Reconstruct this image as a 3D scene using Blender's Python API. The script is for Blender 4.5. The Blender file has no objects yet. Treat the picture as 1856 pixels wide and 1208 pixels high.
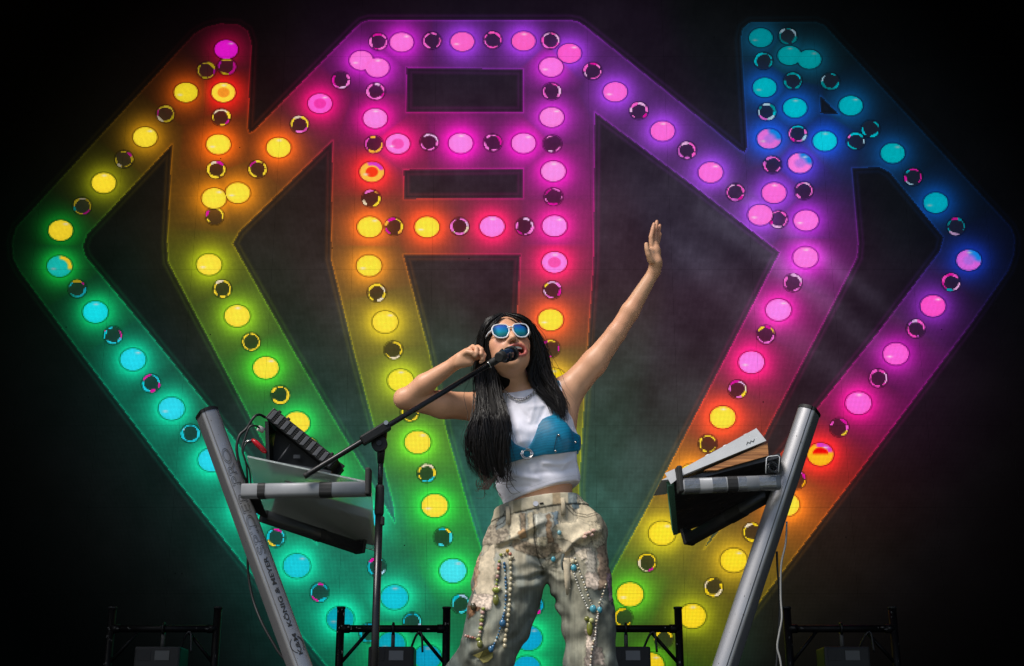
import bpy, bmesh, math, random
import numpy as np
from mathutils import Vector, Matrix

# ------------------------------------------------------------------ camera, sky, sun, exposure
SC = bpy.context.scene
COL = SC.collection
CAM_D, CAM_Z, FPX, PITCH = 4.6, 0.1, 2430.0, math.radians(18)
cam = bpy.data.objects.new('camera', bpy.data.cameras.new('camera'))
COL.objects.link(cam)
cam.location = (0, -CAM_D, CAM_Z)
cam.rotation_euler = (math.radians(90) + PITCH, 0, 0)
cam.data.sensor_width = 36
cam.data.lens = 36 * FPX / 1856
cam.data.clip_start = 0.05
cam.data.clip_end = 3000
SC.camera = cam

W = bpy.data.worlds.new('World'); SC.world = W; W.use_nodes = True
wn = W.node_tree.nodes; wl = W.node_tree.links
bg = wn['Background']
sky = wn.new('ShaderNodeTexSky'); sky.sky_type = 'NISHITA'; sky.sun_disc = False
SUN_EL, SUN_AZ = math.radians(54), math.radians(44)      # azimuth: swing of the sun to the left of the stage front
sky.sun_elevation = SUN_EL
sky.sun_rotation = math.pi + SUN_AZ
sky.air_density = 1.0; sky.dust_density = 2.0; sky.ozone_density = 1.0
wl.new(sky.outputs[0], bg.inputs[0]); bg.inputs[1].default_value = 0.12
sun = bpy.data.objects.new('sun', bpy.data.lights.new('sun', 'SUN'))
COL.objects.link(sun)
sun.data.energy = 4.4; sun.data.angle = math.radians(24); sun.data.color = (1.0, 0.95, 0.88)
sd = Vector((-math.sin(SUN_AZ) * math.cos(SUN_EL), -math.cos(SUN_AZ) * math.cos(SUN_EL), math.sin(SUN_EL)))
sun.rotation_euler = (-sd).to_track_quat('-Z', 'Y').to_euler()
sun.location = sd * 30
SC.view_settings.view_transform = 'Standard'
SC.view_settings.look = 'None'
SC.view_settings.exposure = 0.0
SC.view_settings.gamma = 1.0
SC.view_settings.use_curve_mapping = False
SC.render.film_transparent = False
SC.cycles.use_denoising = True
SC.cycles.max_bounces = 8
SC.cycles.transparent_max_bounces = 12
SC.cycles.sample_clamp_indirect = 4

# ------------------------------------------------------------------ helpers
CP, SP = math.cos(PITCH), math.sin(PITCH)
def P(u, v, Y=0.0):
    """world point in the plane y = Y that stands at place (u, v) of the 1856 x 1208 photograph"""
    x = (u - 928) / FPX; y = (604 - v) / FPX
    t = (Y + CAM_D) / (CP - y * SP)
    return Vector((x * t, Y, CAM_Z + (SP + y * CP) * t))
def proj(x, y, z):
    dy = y + CAM_D; dz = z - CAM_Z
    f = dy * CP + dz * SP; up = -dy * SP + dz * CP
    return 928 + FPX * x / f, 604 - FPX * up / f
def lin(c):
    c = np.asarray(c, dtype=np.float32)
    return np.where(c <= 0.04045, c / 12.92, ((c + 0.055) / 1.055) ** 2.4)
def rgb(r, g, b):
    l = lin(np.array([r, g, b]) / 255.0)
    return (float(l[0]), float(l[1]), float(l[2]), 1.0)

def mat(name, col, rough=0.5, metal=0.0, noise=0.0, nscale=20.0, bump=0.0, bscale=200.0, spec=None, coat=0.0, col2=None, rvar=0.0, **kw):
    m = bpy.data.materials.new(name); m.use_nodes = True
    nt = m.node_tree; b = nt.nodes['Principled BSDF']
    b.inputs['Base Color'].default_value = col
    b.inputs['Roughness'].default_value = rough
    b.inputs['Metallic'].default_value = metal
    if spec is not None: b.inputs['Specular IOR Level'].default_value = spec
    if coat: b.inputs['Coat Weight'].default_value = coat
    tc = nt.nodes.new('ShaderNodeTexCoord')
    if noise or col2 is not None or rvar:
        n = nt.nodes.new('ShaderNodeTexNoise'); n.inputs['Scale'].default_value = nscale; n.inputs['Detail'].default_value = 6
        nt.links.new(tc.outputs['Object'], n.inputs['Vector'])
        if noise or col2 is not None:
            mx = nt.nodes.new('ShaderNodeMix'); mx.data_type = 'RGBA'
            c2 = col2 if col2 is not None else tuple(max(0, c * (1 - noise)) for c in col[:3]) + (1,)
            mr = nt.nodes.new('ShaderNodeMapRange'); mr.inputs[1].default_value = .38; mr.inputs[2].default_value = .66
            nt.links.new(n.outputs[0], mr.inputs[0])
            nt.links.new(mr.outputs[0], mx.inputs[0])
            mx.inputs[6].default_value = col; mx.inputs[7].default_value = c2
            nt.links.new(mx.outputs[2], b.inputs['Base Color'])
        if rvar:
            r = nt.nodes.new('ShaderNodeMapRange'); r.inputs[1].default_value = .3; r.inputs[2].default_value = .7
            r.inputs[3].default_value = max(0.03, rough - rvar); r.inputs[4].default_value = min(1, rough + rvar)
            nt.links.new(n.outputs[0], r.inputs[0]); nt.links.new(r.outputs[0], b.inputs['Roughness'])
    if bump:
        n2 = nt.nodes.new('ShaderNodeTexNoise'); n2.inputs['Scale'].default_value = bscale; n2.inputs['Detail'].default_value = 4
        nt.links.new(tc.outputs['Object'], n2.inputs['Vector'])
        bp = nt.nodes.new('ShaderNodeBump'); bp.inputs['Strength'].default_value = bump; bp.inputs['Distance'].default_value = 0.002
        nt.links.new(n2.outputs[0], bp.inputs['Height']); nt.links.new(bp.outputs[0], b.inputs['Normal'])
    for k, v in kw.items(): b.inputs[k].default_value = v
    return m

class MB:
    """collects vertices and faces; build() links them as ONE mesh object"""
    def __init__(s): s.v = []; s.f = []; s.sm = []
    def add(s, vs, fs, smooth=False):
        o = len(s.v); s.v += [tuple(p) for p in vs]
        s.f += [tuple(i + o for i in f) for f in fs]; s.sm += [smooth] * len(fs)
        return s
    def hexa(s, p):                       # 8 corners: 4 of one face, then the 4 opposite
        c = [sum((Vector(q)[k] for q in p)) / 8 for k in range(3)]; c = Vector(c)
        fs = [(0, 3, 2, 1), (4, 5, 6, 7), (0, 1, 5, 4), (1, 2, 6, 5), (2, 3, 7, 6), (3, 0, 4, 7)]
        out = []
        for f in fs:
            a, b_, d = Vector(p[f[0]]), Vector(p[f[1]]), Vector(p[f[2]])
            n = (b_ - a).cross(d - a); m = sum((Vector(p[i]) for i in f), Vector()) / 4
            out.append(f if n.dot(m - c) > 0 else f[::-1])
        return s.add(p, out)
    def box(s, c, sx, sy, sz, ax=None, bev=0.0):
        """box about c; ax = three axes; bev = bevelled edges"""
        X, Y, Z = ax if ax else (Vector((1, 0, 0)), Vector((0, 1, 0)), Vector((0, 0, 1)))
        c = Vector(c); hx, hy, hz = sx / 2, sy / 2, sz / 2
        if not bev:
            p = [c + X * a * hx + Y * b * hy + Z * d * hz for d in (-1, 1) for a, b in ((-1, -1), (1, -1), (1, 1), (-1, 1))]
            return s.hexa(p)
        bm = bmesh.new(); bmesh.ops.create_cube(bm, size=1)
        for v in bm.verts: v.co = Vector((v.co.x * sx, v.co.y * sy, v.co.z * sz))
        bmesh.ops.bevel(bm, geom=bm.edges[:], offset=bev, segments=2, affect='EDGES', profile=0.6)
        bm.verts.index_update()
        vs = [c + X * v.co.x + Y * v.co.y + Z * v.co.z for v in bm.verts]
        fs = [tuple(v.index for v in f.verts) for f in bm.faces]
        if X.cross(Y).dot(Z) < 0: fs = [f[::-1] for f in fs]
        bm.free(); return s.add(vs, fs)
    def tube(s, pts, r, n=10, caps=True, flat=1.0, up=None):
        """swept tube through pts; r a number or one per point"""
        pts = [Vector(p) for p in pts]; k = len(pts)
        rs = [r] * k if isinstance(r, (int, float)) else list(r)
        t0 = (pts[1] - pts[0]).normalized()
        u = Vector(up) if up else (Vector((0, 0, 1)) if abs(t0.z) < .9 else Vector((1, 0, 0)))
        vs = []; fs = []
        for i in range(k):
            t = (pts[min(i + 1, k - 1)] - pts[max(i - 1, 0)]).normalized()
            u = (u - t * u.dot(t)).normalized(); w = t.cross(u)
            for j in range(n):
                a = 2 * math.pi * j / n
                vs.append(pts[i] + (w * math.cos(a) + u * math.sin(a) * flat) * rs[i])
        for i in range(k - 1):
            for j in range(n):
                a = i * n + j; b = i * n + (j + 1) % n
                fs.append((a, b, b + n, a + n))
        s.add(vs, fs, True)
        if caps:
            o = len(s.v) - len(vs)
            s.f += [tuple(o + j for j in range(n))[::-1], tuple(o + (k - 1) * n + j for j in range(n))]; s.sm += [False, False]
        return s
    def prism(s, prof, a, b, X, Y):
        """profile of (x, y) swept from a to b; X, Y span the section"""
        n = len(prof); a, b = Vector(a), Vector(b)
        vs = [a + X * p[0] + Y * p[1] for p in prof] + [b + X * p[0] + Y * p[1] for p in prof]
        fs = [(i, (i + 1) % n, n + (i + 1) % n, n + i) for i in range(n)]
        fs += [tuple(range(n))[::-1], tuple(range(n, 2 * n))]
        area = sum(prof[i][0] * prof[(i + 1) % n][1] - prof[(i + 1) % n][0] * prof[i][1] for i in range(n))
        if area * X.cross(Y).dot(b - a) < 0: fs = [f[::-1] for f in fs]
        return s.add(vs, fs)
    def ball(s, c, r, seg=10, rings=6, ax=None):
        c = Vector(c); rr = (r, r, r) if isinstance(r, (int, float)) else r
        X, Y, Z = ax if ax else (Vector((1, 0, 0)), Vector((0, 1, 0)), Vector((0, 0, 1)))
        vs = [c + Z * rr[2]]
        for i in range(1, rings):
            th = math.pi * i / rings
            for j in range(seg):
                ph = 2 * math.pi * j / seg
                vs.append(c + X * rr[0] * math.sin(th) * math.cos(ph) + Y * rr[1] * math.sin(th) * math.sin(ph) + Z * rr[2] * math.cos(th))
        vs.append(c - Z * rr[2]); L = len(vs) - 1
        fs = [(0, 1 + j, 1 + (j + 1) % seg) for j in range(seg)]
        for i in range(rings - 2):
            for j in range(seg):
                a = 1 + i * seg + j; b = 1 + i * seg + (j + 1) % seg
                fs.append((a, a + seg, b + seg, b))
        o = 1 + (rings - 2) * seg
        fs += [(L, o + (j + 1) % seg, o + j) for j in range(seg)]
        return s.add(vs, fs, True)
    def ring(s, c, R, r, N, seg=24, n=8, a0=0, a1=2 * math.pi, ax=None):
        N = Vector(N).normalized()
        X = Vector(ax[0]) if ax else N.orthogonal().normalized(); Y = Vector(ax[1]) if ax else N.cross(X)
        full = a1 - a0 > 6.28
        pts = [Vector(c) + (X * math.cos(a0 + (a1 - a0) * i / seg) + Y * math.sin(a0 + (a1 - a0) * i / seg)) * R for i in range(seg + 1)]
        return s.tube(pts, r, n, caps=not full, up=N)
    def build(s, name, m, parent=None, loc=None):
        me = bpy.data.meshes.new(name); me.from_pydata(s.v, [], s.f); me.validate()
        if len(me.polygons) == len(s.sm): me.polygons.foreach_set('use_smooth', s.sm)
        me.materials.append(m)
        return link(name, me, parent)

def link(name, me, parent=None):
    o = bpy.data.objects.new(name, me); COL.objects.link(o)
    if parent is not None:
        o.parent = parent
        if parent.type == 'EMPTY': o.matrix_parent_inverse = Matrix.Translation(-parent.location)
    return o
def tag(o, label, cat, group=None):
    o['label'] = label; o['category'] = cat
    if group: o['group'] = group
    return o
def struct(o): o['kind'] = 'structure'; return o
def thing(name, loc, label, cat, group=None):
    o = bpy.data.objects.new(name, None); COL.objects.link(o); o.location = loc; o.empty_display_size = .1
    return tag(o, label, cat, group)
def copy_tree(o, off, parent=None):
    c = o.copy(); COL.objects.link(c); c.parent = parent
    if parent is None: c.location = o.location + Vector(off)
    for ch in list(o.children): copy_tree(ch, off, c)
    return c
def text_mesh(body, size, outline=0.0, bold=0.0):
    cu = bpy.data.curves.new('lettering', 'FONT'); cu.body = body; cu.size = size
    cu.align_x = 'LEFT'; cu.resolution_u = 4
    if outline: cu.fill_mode = 'NONE'; cu.bevel_depth = outline; cu.bevel_resolution = 0
    else: cu.extrude = 0.0003; cu.offset = bold
    o = bpy.data.objects.new('tmp', cu); COL.objects.link(o)
    bpy.context.view_layer.update()
    me = bpy.data.meshes.new_from_object(o.evaluated_get(bpy.context.evaluated_depsgraph_get()))
    bpy.data.objects.remove(o); bpy.data.curves.remove(cu)
    return me
def spline(pts, n=12):
    """Catmull-Rom through points"""
    pts = [Vector(p) for p in pts]; q = [pts[0] * 2 - pts[1]] + pts + [pts[-1] * 2 - pts[-2]]
    out = []
    for i in range(1, len(q) - 2):
        for k in range(n):
            t = k / n; a, b, c, d = q[i - 1], q[i], q[i + 1], q[i + 2]
            out.append(.5 * (2 * b + (c - a) * t + (2 * a - 5 * b + 4 * c - d) * t * t + (3 * b - a - 3 * c + d) * t ** 3))
    return out + [pts[-1]]
RND = random.Random(7)

M_BLACK = mat('black_plastic', (.007, .007, .0075, 1), .45, spec=.3, noise=.3, nscale=60, bump=.15)
M_BLACKMETAL = mat('black_powder_coat', (.004, .004, .0045, 1), .5, spec=.15, noise=.4, nscale=40, rvar=.1)
M_RUBBER = mat('black_rubber', (.01, .01, .01, 1), .7)
M_TAPE = mat('black_tape', (.006, .006, .007, 1), .6, bump=.3, bscale=400)
M_CABLE = mat('cable_sheath', (.008, .008, .009, 1), .5)
# ------------------------------------------------------------------ ground, stage deck, roof, wings
m_ground = mat('trampled_grass', (.06, .085, .03, 1), .95, col2=(.09, .075, .045, 1), nscale=.8)
g = MB().hexa([(-900, -900, -1.6), (900, -900, -1.6), (900, 900, -1.6), (-900, 900, -1.6), (-900, -900, -1.5), (900, -900, -1.5), (900, 900, -1.5), (-900, 900, -1.5)]).build('ground', m_ground); struct(g)
m_deck = mat('stage_deck_paint', (.018, .018, .019, 1), .55, noise=.5, nscale=6, rvar=.15)
d = MB().hexa([(-7, -1.25, -1.5), (7, -1.25, -1.5), (7, 7, -1.5), (-7, 7, -1.5), (-7, -1.25, 0), (7, -1.25, 0), (7, 7, 0), (-7, 7, 0)]).build('stage_floor', m_deck); struct(d)
m_drape = mat('black_drape', (.008, .008, .009, 1), .9, bump=.3, bscale=30)
def drape(name, x0, x1, y0, y1, label):
    b = MB(); n = 60; vs = []; fs = []
    for i in range(n + 1):
        t = i / n; w = .05 * math.sin(t * 70)
        nx, ny = (y1 - y0), -(x1 - x0); L = math.hypot(nx, ny)
        for z in (0.02, 9.0): vs.append((x0 + (x1 - x0) * t + nx / L * w, y0 + (y1 - y0) * t + ny / L * w, z))
    for i in range(n): fs.append((2 * i, 2 * i + 2, 2 * i + 3, 2 * i + 1))
    b.add(vs, fs, True); o = b.build(name, m_drape)
    o.modifiers.new('cloth', 'SOLIDIFY').thickness = .01
    return tag(o, label, 'curtain', 'black masking drapes at the stage wings')
drape('wing_drape', -6.6, -6.6, -.6, 6.8, 'black masking drape along the left stage wing')
drape('wing_drape', 6.6, 6.6, -.6, 6.8, 'black masking drape along the right stage wing')
bk_ = drape('rear_drape', -6.55, 6.55, 6.7, 6.7, 'black masking drape across the back of the stage behind the screen')
v_ = drape('sky_blocker', -6.9, 6.9, -1.4, -1.4, 'unseen black cloth added below the front roof edge to block sky light')  # unseen blocker, added to keep sky and sun off the rear stage
for q in v_.data.vertices:
    if q.co.z < 1: q.co.z = 5.0
v_['group'] = ''; del v_['group']
r = MB().hexa([(-7, -1.4, 9.05), (7, -1.4, 9.05), (7, 7, 9.05), (-7, 7, 9.05), (-7, -1.4, 9.2), (7, -1.4, 9.2), (7, 7, 9.2), (-7, 7, 9.2)]).build('stage_roof', m_drape); struct(r)

# ------------------------------------------------------------------ the LED wall: its displayed picture with grey veil and vignette painted in, one face per LED
Y_, O_, R_, G_, M_, V_, T_, B_ = (205, 160, 10), (255, 95, 5), (255, 20, 15), (10, 195, 60), (235, 0, 150), (140, 40, 205), (0, 205, 150), (5, 75, 215)
YG, RM, OY, VM, TG = (165, 185, 5), (255, 0, 80), (225, 125, 5), (190, 20, 190), (0, 195, 105)
yel, pnk, cyn = (252, 216, 52), (255, 104, 208), (10, 188, 214)
LIT = [(410, 90, (205, 10, 180), (130, 0, 45), 0), (337, 168, (222, 196, 30), (190, 75, 5), 0), (405, 168, (245, 205, 50), R_, 3), (263, 249, (235, 205, 40), (190, 130, 10), 0),
 (396, 262, yel, O_, 0), (188, 332, (238, 205, 35), (150, 150, 10), 0), (110, 418, (222, 190, 30), (5, 130, 30), 0), (108, 483, (20, 175, 165), G_, 2), (173, 566, (10, 205, 215), TG, 0),
 (241, 652, (25, 205, 225), T_, 0), (311, 741, (35, 205, 225), T_, 0), (383, 834, (30, 205, 225), T_, 0), (388, 360, yel, OY, 0), (431, 350, yel, OY, 0), (505, 268, yel, O_, 0),
 (580, 188, (250, 80, 200), (240, 0, 110), 3), (379, 480, yel, YG, 0), (430, 573, yel, (130, 190, 10), 0), (482, 667, yel, (50, 205, 20), 0), (538, 767, yel, G_, 0), (592, 862, yel, G_, 0),
 (538, 1026, (15, 190, 205), T_, 0), (617, 1122, (10, 165, 180), T_, 0), (715, 1083, (10, 185, 205), T_, 0), (821, 1035, (60, 215, 225), G_, 0), (710, 1168, (10, 160, 180), TG, 0),
 (775, 1192, (10, 150, 185), TG, 0), (958, 1157, (10, 160, 200), TG, 0), (955, 1212, (10, 160, 200), TG, 0), (660, 940, (40, 205, 225), T_, 0), (447, 922, (25, 200, 215), T_, 0),
 (655, 110, pnk, VM, 0), (684, 123, pnk, VM, 0), (728, 77, pnk, VM, 0), (838, 76, (255, 90, 190), V_, 0), (949, 75, (255, 85, 185), V_, 0), (1032, 97, (255, 80, 195), V_, 0),
 (999, 122, (255, 105, 215), VM, 0), (680, 215, (255, 120, 215), M_, 0), (1000, 213, (255, 120, 215), VM, 0), (721, 261, (255, 115, 215), (245, 0, 110), 3), (835, 260, (255, 120, 220), (235, 0, 180), 0),
 (949, 260, (255, 120, 220), (225, 0, 180), 0), (674, 312, (255, 180, 60), R_, 4), (1003, 311, (255, 130, 220), (215, 0, 165), 0), (670, 412, yel, O_, 0), (774, 412, yel, (255, 55, 5), 0),
 (892, 411, (255, 120, 220), (255, 0, 75), 0), (1005, 410, (255, 125, 225), (225, 0, 135), 0), (669, 482, yel, OY, 0), (1005, 476, (255, 120, 220), RM, 3), (698, 584, yel, (205, 175, 5), 0),
 (998, 580, yel, (255, 70, 10), 0), (726, 690, (240, 220, 45), YG, 0), (757, 802, yel, (85, 200, 10), 0), (788, 917, yel, (20, 205, 30), 0), (1003, 688, (225, 190, 20), Y_, 0), (1000, 800, yel, YG, 0),
 (1115, 167, (255, 95, 205), V_, 0), (1201, 238, (255, 95, 205), V_, 0), (1288, 313, (255, 100, 210), V_, 0), (1378, 390, (255, 105, 210), V_, 0), (1403, 350, (255, 95, 205), V_, 0),
 (1450, 296, (240, 110, 210), (70, 40, 200), 5), (1461, 400, (255, 105, 215), (165, 25, 200), 0), (1460, 467, (255, 110, 215), (205, 20, 190), 0), (1411, 562, (255, 120, 225), (235, 10, 160), 0),
 (1362, 657, (255, 115, 220), (250, 0, 110), 0), (1310, 757, yel, (255, 50, 10), 0), (1200, 967, (250, 215, 35), (185, 165, 5), 0), (1142, 1078, (250, 212, 35), (60, 175, 15), 0),
 (1255, 1117, (240, 205, 25), (150, 150, 5), 0), (1330, 1016, (245, 208, 30), (190, 150, 10), 0), (1255, 862, yel, (235, 130, 5), 0), (1425, 915, yel, (250, 120, 10), 0), (1179, 1206, (225, 190, 20), (60, 150, 10), 0),
 (1379, 69, (0, 130, 140), (0, 50, 75), 0), (1431, 101, (0, 138, 145), (0, 60, 80), 0), (1467, 108, (0, 138, 145), (0, 60, 80), 0), (1386, 159, (0, 168, 182), (0, 60, 150), 0), (1441, 196, (0, 178, 196), (0, 65, 165), 0),
 (1542, 192, (0, 165, 178), (0, 60, 105), 0), (1394, 252, (215, 100, 205), (0, 70, 210), 6), (1495, 256, (0, 185, 205), (0, 65, 200), 0), (1618, 278, (0, 165, 175), (0, 60, 120), 0),
 (1696, 368, (0, 160, 180), (0, 60, 140), 0), (1756, 472, (200, 85, 205), (10, 45, 170), 6), (1691, 555, (250, 70, 190), (130, 30, 175), 0), (1624, 642, (255, 85, 205), (190, 10, 170), 0),
 (1556, 731, (255, 90, 205), (230, 0, 140), 0), (1487, 824, (255, 175, 20), R_, 7)]
UNLIT = [(374, 128), (411, 121), (300, 207), (401, 213), (225, 289), (392, 308), (467, 307), (543, 226), (618, 146), (686, 76), (783, 74), (893, 73), (998, 74), (681, 166), (1000, 166), (149, 374), (389, 392),
 (678, 262), (778, 258), (893, 259), (1001, 261), (673, 360), (1003, 357), (714, 411), (833, 411), (951, 411), (683, 531), (1001, 526), (403, 524), (140, 524), (205, 608), (274, 695), (345, 786), (455, 620),
 (508, 716), (713, 635), (998, 632), (743, 748), (773, 858), (803, 974), (579, 1074), (683, 1028), (500, 975), (835, 1095), (1074, 129), (1158, 201), (1245, 273), (1333, 349), (1457, 346), (1411, 398),
 (1400, 299), (1437, 513), (1388, 607), (1337, 706), (1283, 805), (1384, 111), (1428, 66), (1437, 147), (1505, 148), (1390, 203), (1446, 243), (1551, 256), (1578, 234), (1655, 321), (1733, 411), (1724, 512),
 (1660, 596), (1592, 686), (1521, 775), (1444, 870), (1173, 1020), (1293, 1065), (1363, 965), (1203, 1158), (747, 1128), (968, 1098), (560, 810), (1130, 1120), (668, 1148)]
OUTER = [(352, 62), (372, 50), (400, 43), (432, 45), (449, 56), (456, 78), (449, 232), (452, 241), (460, 238), (645, 50), (655, 41), (668, 37), (1035, 37), (1048, 40), (1062, 49), (1340, 272), (1350, 277), (1354, 268),
 (1342, 72), (1346, 52), (1360, 41), (1478, 40), (1494, 46), (1760, 334), (1832, 412), (1840, 432), (1838, 462), (1828, 490), (1760, 587), (1538, 880), (1375, 1094), (1190, 1340), (950, 1560), (700, 1340), (451, 1035), (328, 880),
 (116, 600), (36, 492), (24, 468), (22, 438), (30, 412)]
HOLES = [[(312, 262), (303, 440), (305, 476), (392, 640), (455, 760), (575, 987), (372, 730), (267, 600), (155, 465), (150, 447), (158, 425)],
 [(603, 255), (600, 470), (605, 490), (642, 640), (677, 770), (714, 920), (716, 948), (658, 849), (534, 640), (422, 442), (434, 420)],
 [(737, 123), (948, 126), (948, 204), (737, 204)], [(732, 308), (948, 306), (948, 360), (732, 361)],
 [(731, 462), (943, 462), (938, 560), (925, 760), (905, 1080), (880, 1020), (849, 920), (809, 780), (778, 640)],
 [(1078, 204), (1261, 340), (1413, 458), (1340, 600), (1175, 918), (1111, 1035), (1060, 1130), (1050, 880), (1065, 632), (1076, 480)],
 [(1544, 305), (1594, 303), (1612, 312), (1710, 430), (1704, 455), (1594, 600), (1496, 722), (1276, 996), (1390, 780), (1485, 600), (1554, 467), (1556, 440)],
 [(1487, 174), (1487, 206), (1521, 208)]]
def inpoly(u, v, poly):
    r = np.zeros(u.shape, bool); n = len(poly)
    for i in range(n):
        x0, y0 = poly[i]; x1, y1 = poly[(i + 1) % n]
        if y0 == y1: continue
        c = (v < max(y0, y1)) & (v >= min(y0, y1))
        r ^= c & (u < x0 + (v - y0) * (x1 - x0) / (y1 - y0))
    return r
def polydist(u, v, poly, closed=True):
    d = np.full(u.shape, 1e6, np.float32); n = len(poly)
    for i in range(n if closed else n - 1):
        x0, y0 = poly[i]; x1, y1 = poly[(i + 1) % n]
        ex, ey = x1 - x0, y1 - y0; L = ex * ex + ey * ey
        t = np.clip(((u - x0) * ex + (v - y0) * ey) / L, 0, 1)
        d = np.minimum(d, (u - x0 - t * ex) ** 2 + (v - y0 - t * ey) ** 2)
    return np.sqrt(d)
def vnoise(u, v, seed=0):
    i = np.floor(u).astype(np.int64); j = np.floor(v).astype(np.int64); fu = u - i; fv = v - j
    def h(a, b):
        q = (a * 374761393 + b * 668265263 + seed * 974711) & 0xffffffff; q = ((q ^ (q >> 13)) * 1274126177) & 0xffffffff; q = ((q ^ (q >> 16)) * 2246822519) & 0xffffffff
        return ((q ^ (q >> 15)) & 4095) / 4095.0
    fu = fu * fu * (3 - 2 * fu); fv = fv * fv * (3 - 2 * fv)
    return (h(i, j) * (1 - fu) + h(i + 1, j) * fu) * (1 - fv) + (h(i, j + 1) * (1 - fu) + h(i + 1, j + 1) * fu) * fv
def screen_picture(u, v):
    u = u.astype(np.float32); v = v.astype(np.float32)
    ins = inpoly(u, v, OUTER)
    edge = polydist(u, v, OUTER)
    for h in HOLES:
        ins &= ~inpoly(u, v, h)
        edge = np.minimum(edge, polydist(u, v, h))
    num = np.zeros(u.shape + (3,), np.float32); den = np.full(u.shape, 1e-9, np.float32)
    near = np.zeros(u.shape + (3,), np.float32); amb = np.zeros(u.shape, np.float32)
    for (x, y, c, gl, k) in LIT:
        d2 = (u - x) ** 2 + ((v - y) * 1.08) ** 2
        w = np.exp(-d2 / (2 * 62.0 ** 2)) + 1e-4 * np.exp(-d2 / (2 * 260.0 ** 2)) + 1e-7
        g_ = np.asarray(gl, np.float32)
        num += w[..., None] * g_; den += w; amb += np.exp(-d2 / (2 * 130.0 ** 2))
        near = np.maximum(near, (np.exp(-d2 / (2 * 23.0 ** 2)) * .84 + .20 * np.exp(-d2 / (2 * 45.0 ** 2)))[..., None] * g_)
    field = num / den[..., None]
    vig = np.clip(1.22 - np.sqrt(((u - 960) / 900) ** 2 + ((v - 640) / 760) ** 2), 0, 1)  # vignette falloff painted into the emitted colours
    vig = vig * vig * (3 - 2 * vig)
    n = vnoise(u / 90, v / 70) * .5 + vnoise(u / 31, v / 27, 3) * .3 + vnoise(u / 9, v / 8, 5) * .2
    fade = np.clip(vig * 2.6 + .12, 0, 1)
    low = np.clip((v - 540) / 400, 0, 1) * np.clip(1.3 - np.abs(u - 880) / 420, 0, 1)
    bgc = np.array([47, 45, 50], np.float32) * (vig * (.62 + .6 * n))[..., None] + field * ((.028 + .016 * np.clip(amb, 0, 2)) * fade)[..., None] + np.array([4, 60, 52], np.float32) * (low * np.clip(fade, 0, 1) * (.55 + .5 * n))[..., None]  # grey veil of daylight and haze painted into the emission
    # grey haze streaks at the right, painted into the emission
    s = (u - 1180) * .62 + (v - 330) * -.78
    along = (u - 1180) * .78 + (v - 330) * .62
    haze = (np.exp(-((s - 25) / 26) ** 2) + .8 * np.exp(-((s - 85) / 18) ** 2) + .6 * np.exp(-((s + 60) / 30) ** 2)) * np.clip(along / 160, 0, 1) * np.clip((640 - along) / 260, 0, 1)
    haze = haze * (.5 + n)
    body = field * (.21 + .15 * n)[..., None] * (fade * (1 + .45 * np.clip((v - 650) / 300, 0, 1)))[..., None] + near
    grey = np.array([44, 43, 45], np.float32) * (vig * 1.0)[..., None]  # same painted veil over the letter strokes
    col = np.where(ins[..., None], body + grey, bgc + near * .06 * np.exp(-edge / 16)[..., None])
    line = np.exp(-(edge / 2.4) ** 2) * .22 + np.exp(-((edge - 8) / 3.0) ** 2) * .10 * (~ins)
    col = col + field * (line * np.clip(fade * 1.1, 0.12, 1))[..., None]
    col += np.array([34, 36, 40], np.float32) * haze[..., None] * .8
    rnd = random.Random(3)
    for (x, y) in UNLIT:
        rx, ry = 16.2, 14.6 + y * .002
        m = (np.abs(u - x) < 26) & (np.abs(v - y) < 24)
        if not m.any(): 
            for _ in range(30): rnd.random()
            continue
        du, dv = (u[m] - x) / rx, (v[m] - y) / ry; r = np.sqrt(du * du + dv * dv); a = np.arctan2(-dv, du)
        c = col[m]; f = field[m]
        dark = np.clip((1.06 - r) / .10, 0, 1)[:, None]
        c = c * (1 - dark) + (c * .36 + f * .05 + np.array([18, 15, 18])) * dark
        bulbs = sorted(LIT, key=lambda q: (q[0] - x) ** 2 + (q[1] - y) ** 2)[:4]
        a0 = rnd.random() * 6.28; k = 0
        brt = float(np.clip(np.mean(fade[m]) * 1.1, .5, 1))
        c = c * (1 - .38 * np.exp(-((r - 1.10) / .06) ** 2)[:, None])
        while k < 7:
            wdt = .30 + rnd.random() * .45; ca = a0 + k * .898 + rnd.random() * .35; on = rnd.random(); rr_ = .87 + .05 * rnd.random(); hw = .07 + .11 * rnd.random()
            cc = np.array(bulbs[int(rnd.random() * 3.99)][2], float); q1, q2 = rnd.random(), rnd.random()
            if q1 < .13: cc = cc * .3 + np.array([160, 152, 168.])
            elif q2 < .12: cc = np.array([225, 20, 160.])
            if on > .16:
                da = np.abs((a - ca + math.pi) % (2 * math.pi) - math.pi)
                s_ = np.clip((hw * np.sqrt(np.clip(1 - (da / wdt) ** 2, 0, 1)) - np.abs(r - rr_)) / .06 + .3, 0, 1) * (da < wdt)
                c = c * (1 - s_[:, None]) + cc * brt * s_[:, None]
            k += 1
        col[m] = c
    for (x, y, cc, gl, kind) in LIT:                        # thin dark sockets first, so that touching bulbs melt together
        m = (np.abs(u - x) < 34) & (np.abs(v - y) < 32)
        if m.any():
            r = np.sqrt(((u[m] - x) / (20.8 + y * .0028)) ** 2 + ((v[m] - y) / (16.6 + y * .0044)) ** 2)
            col[m] *= 1 - np.exp(-((r - 1.07) / .065) ** 2)[:, None] * .40
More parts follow.
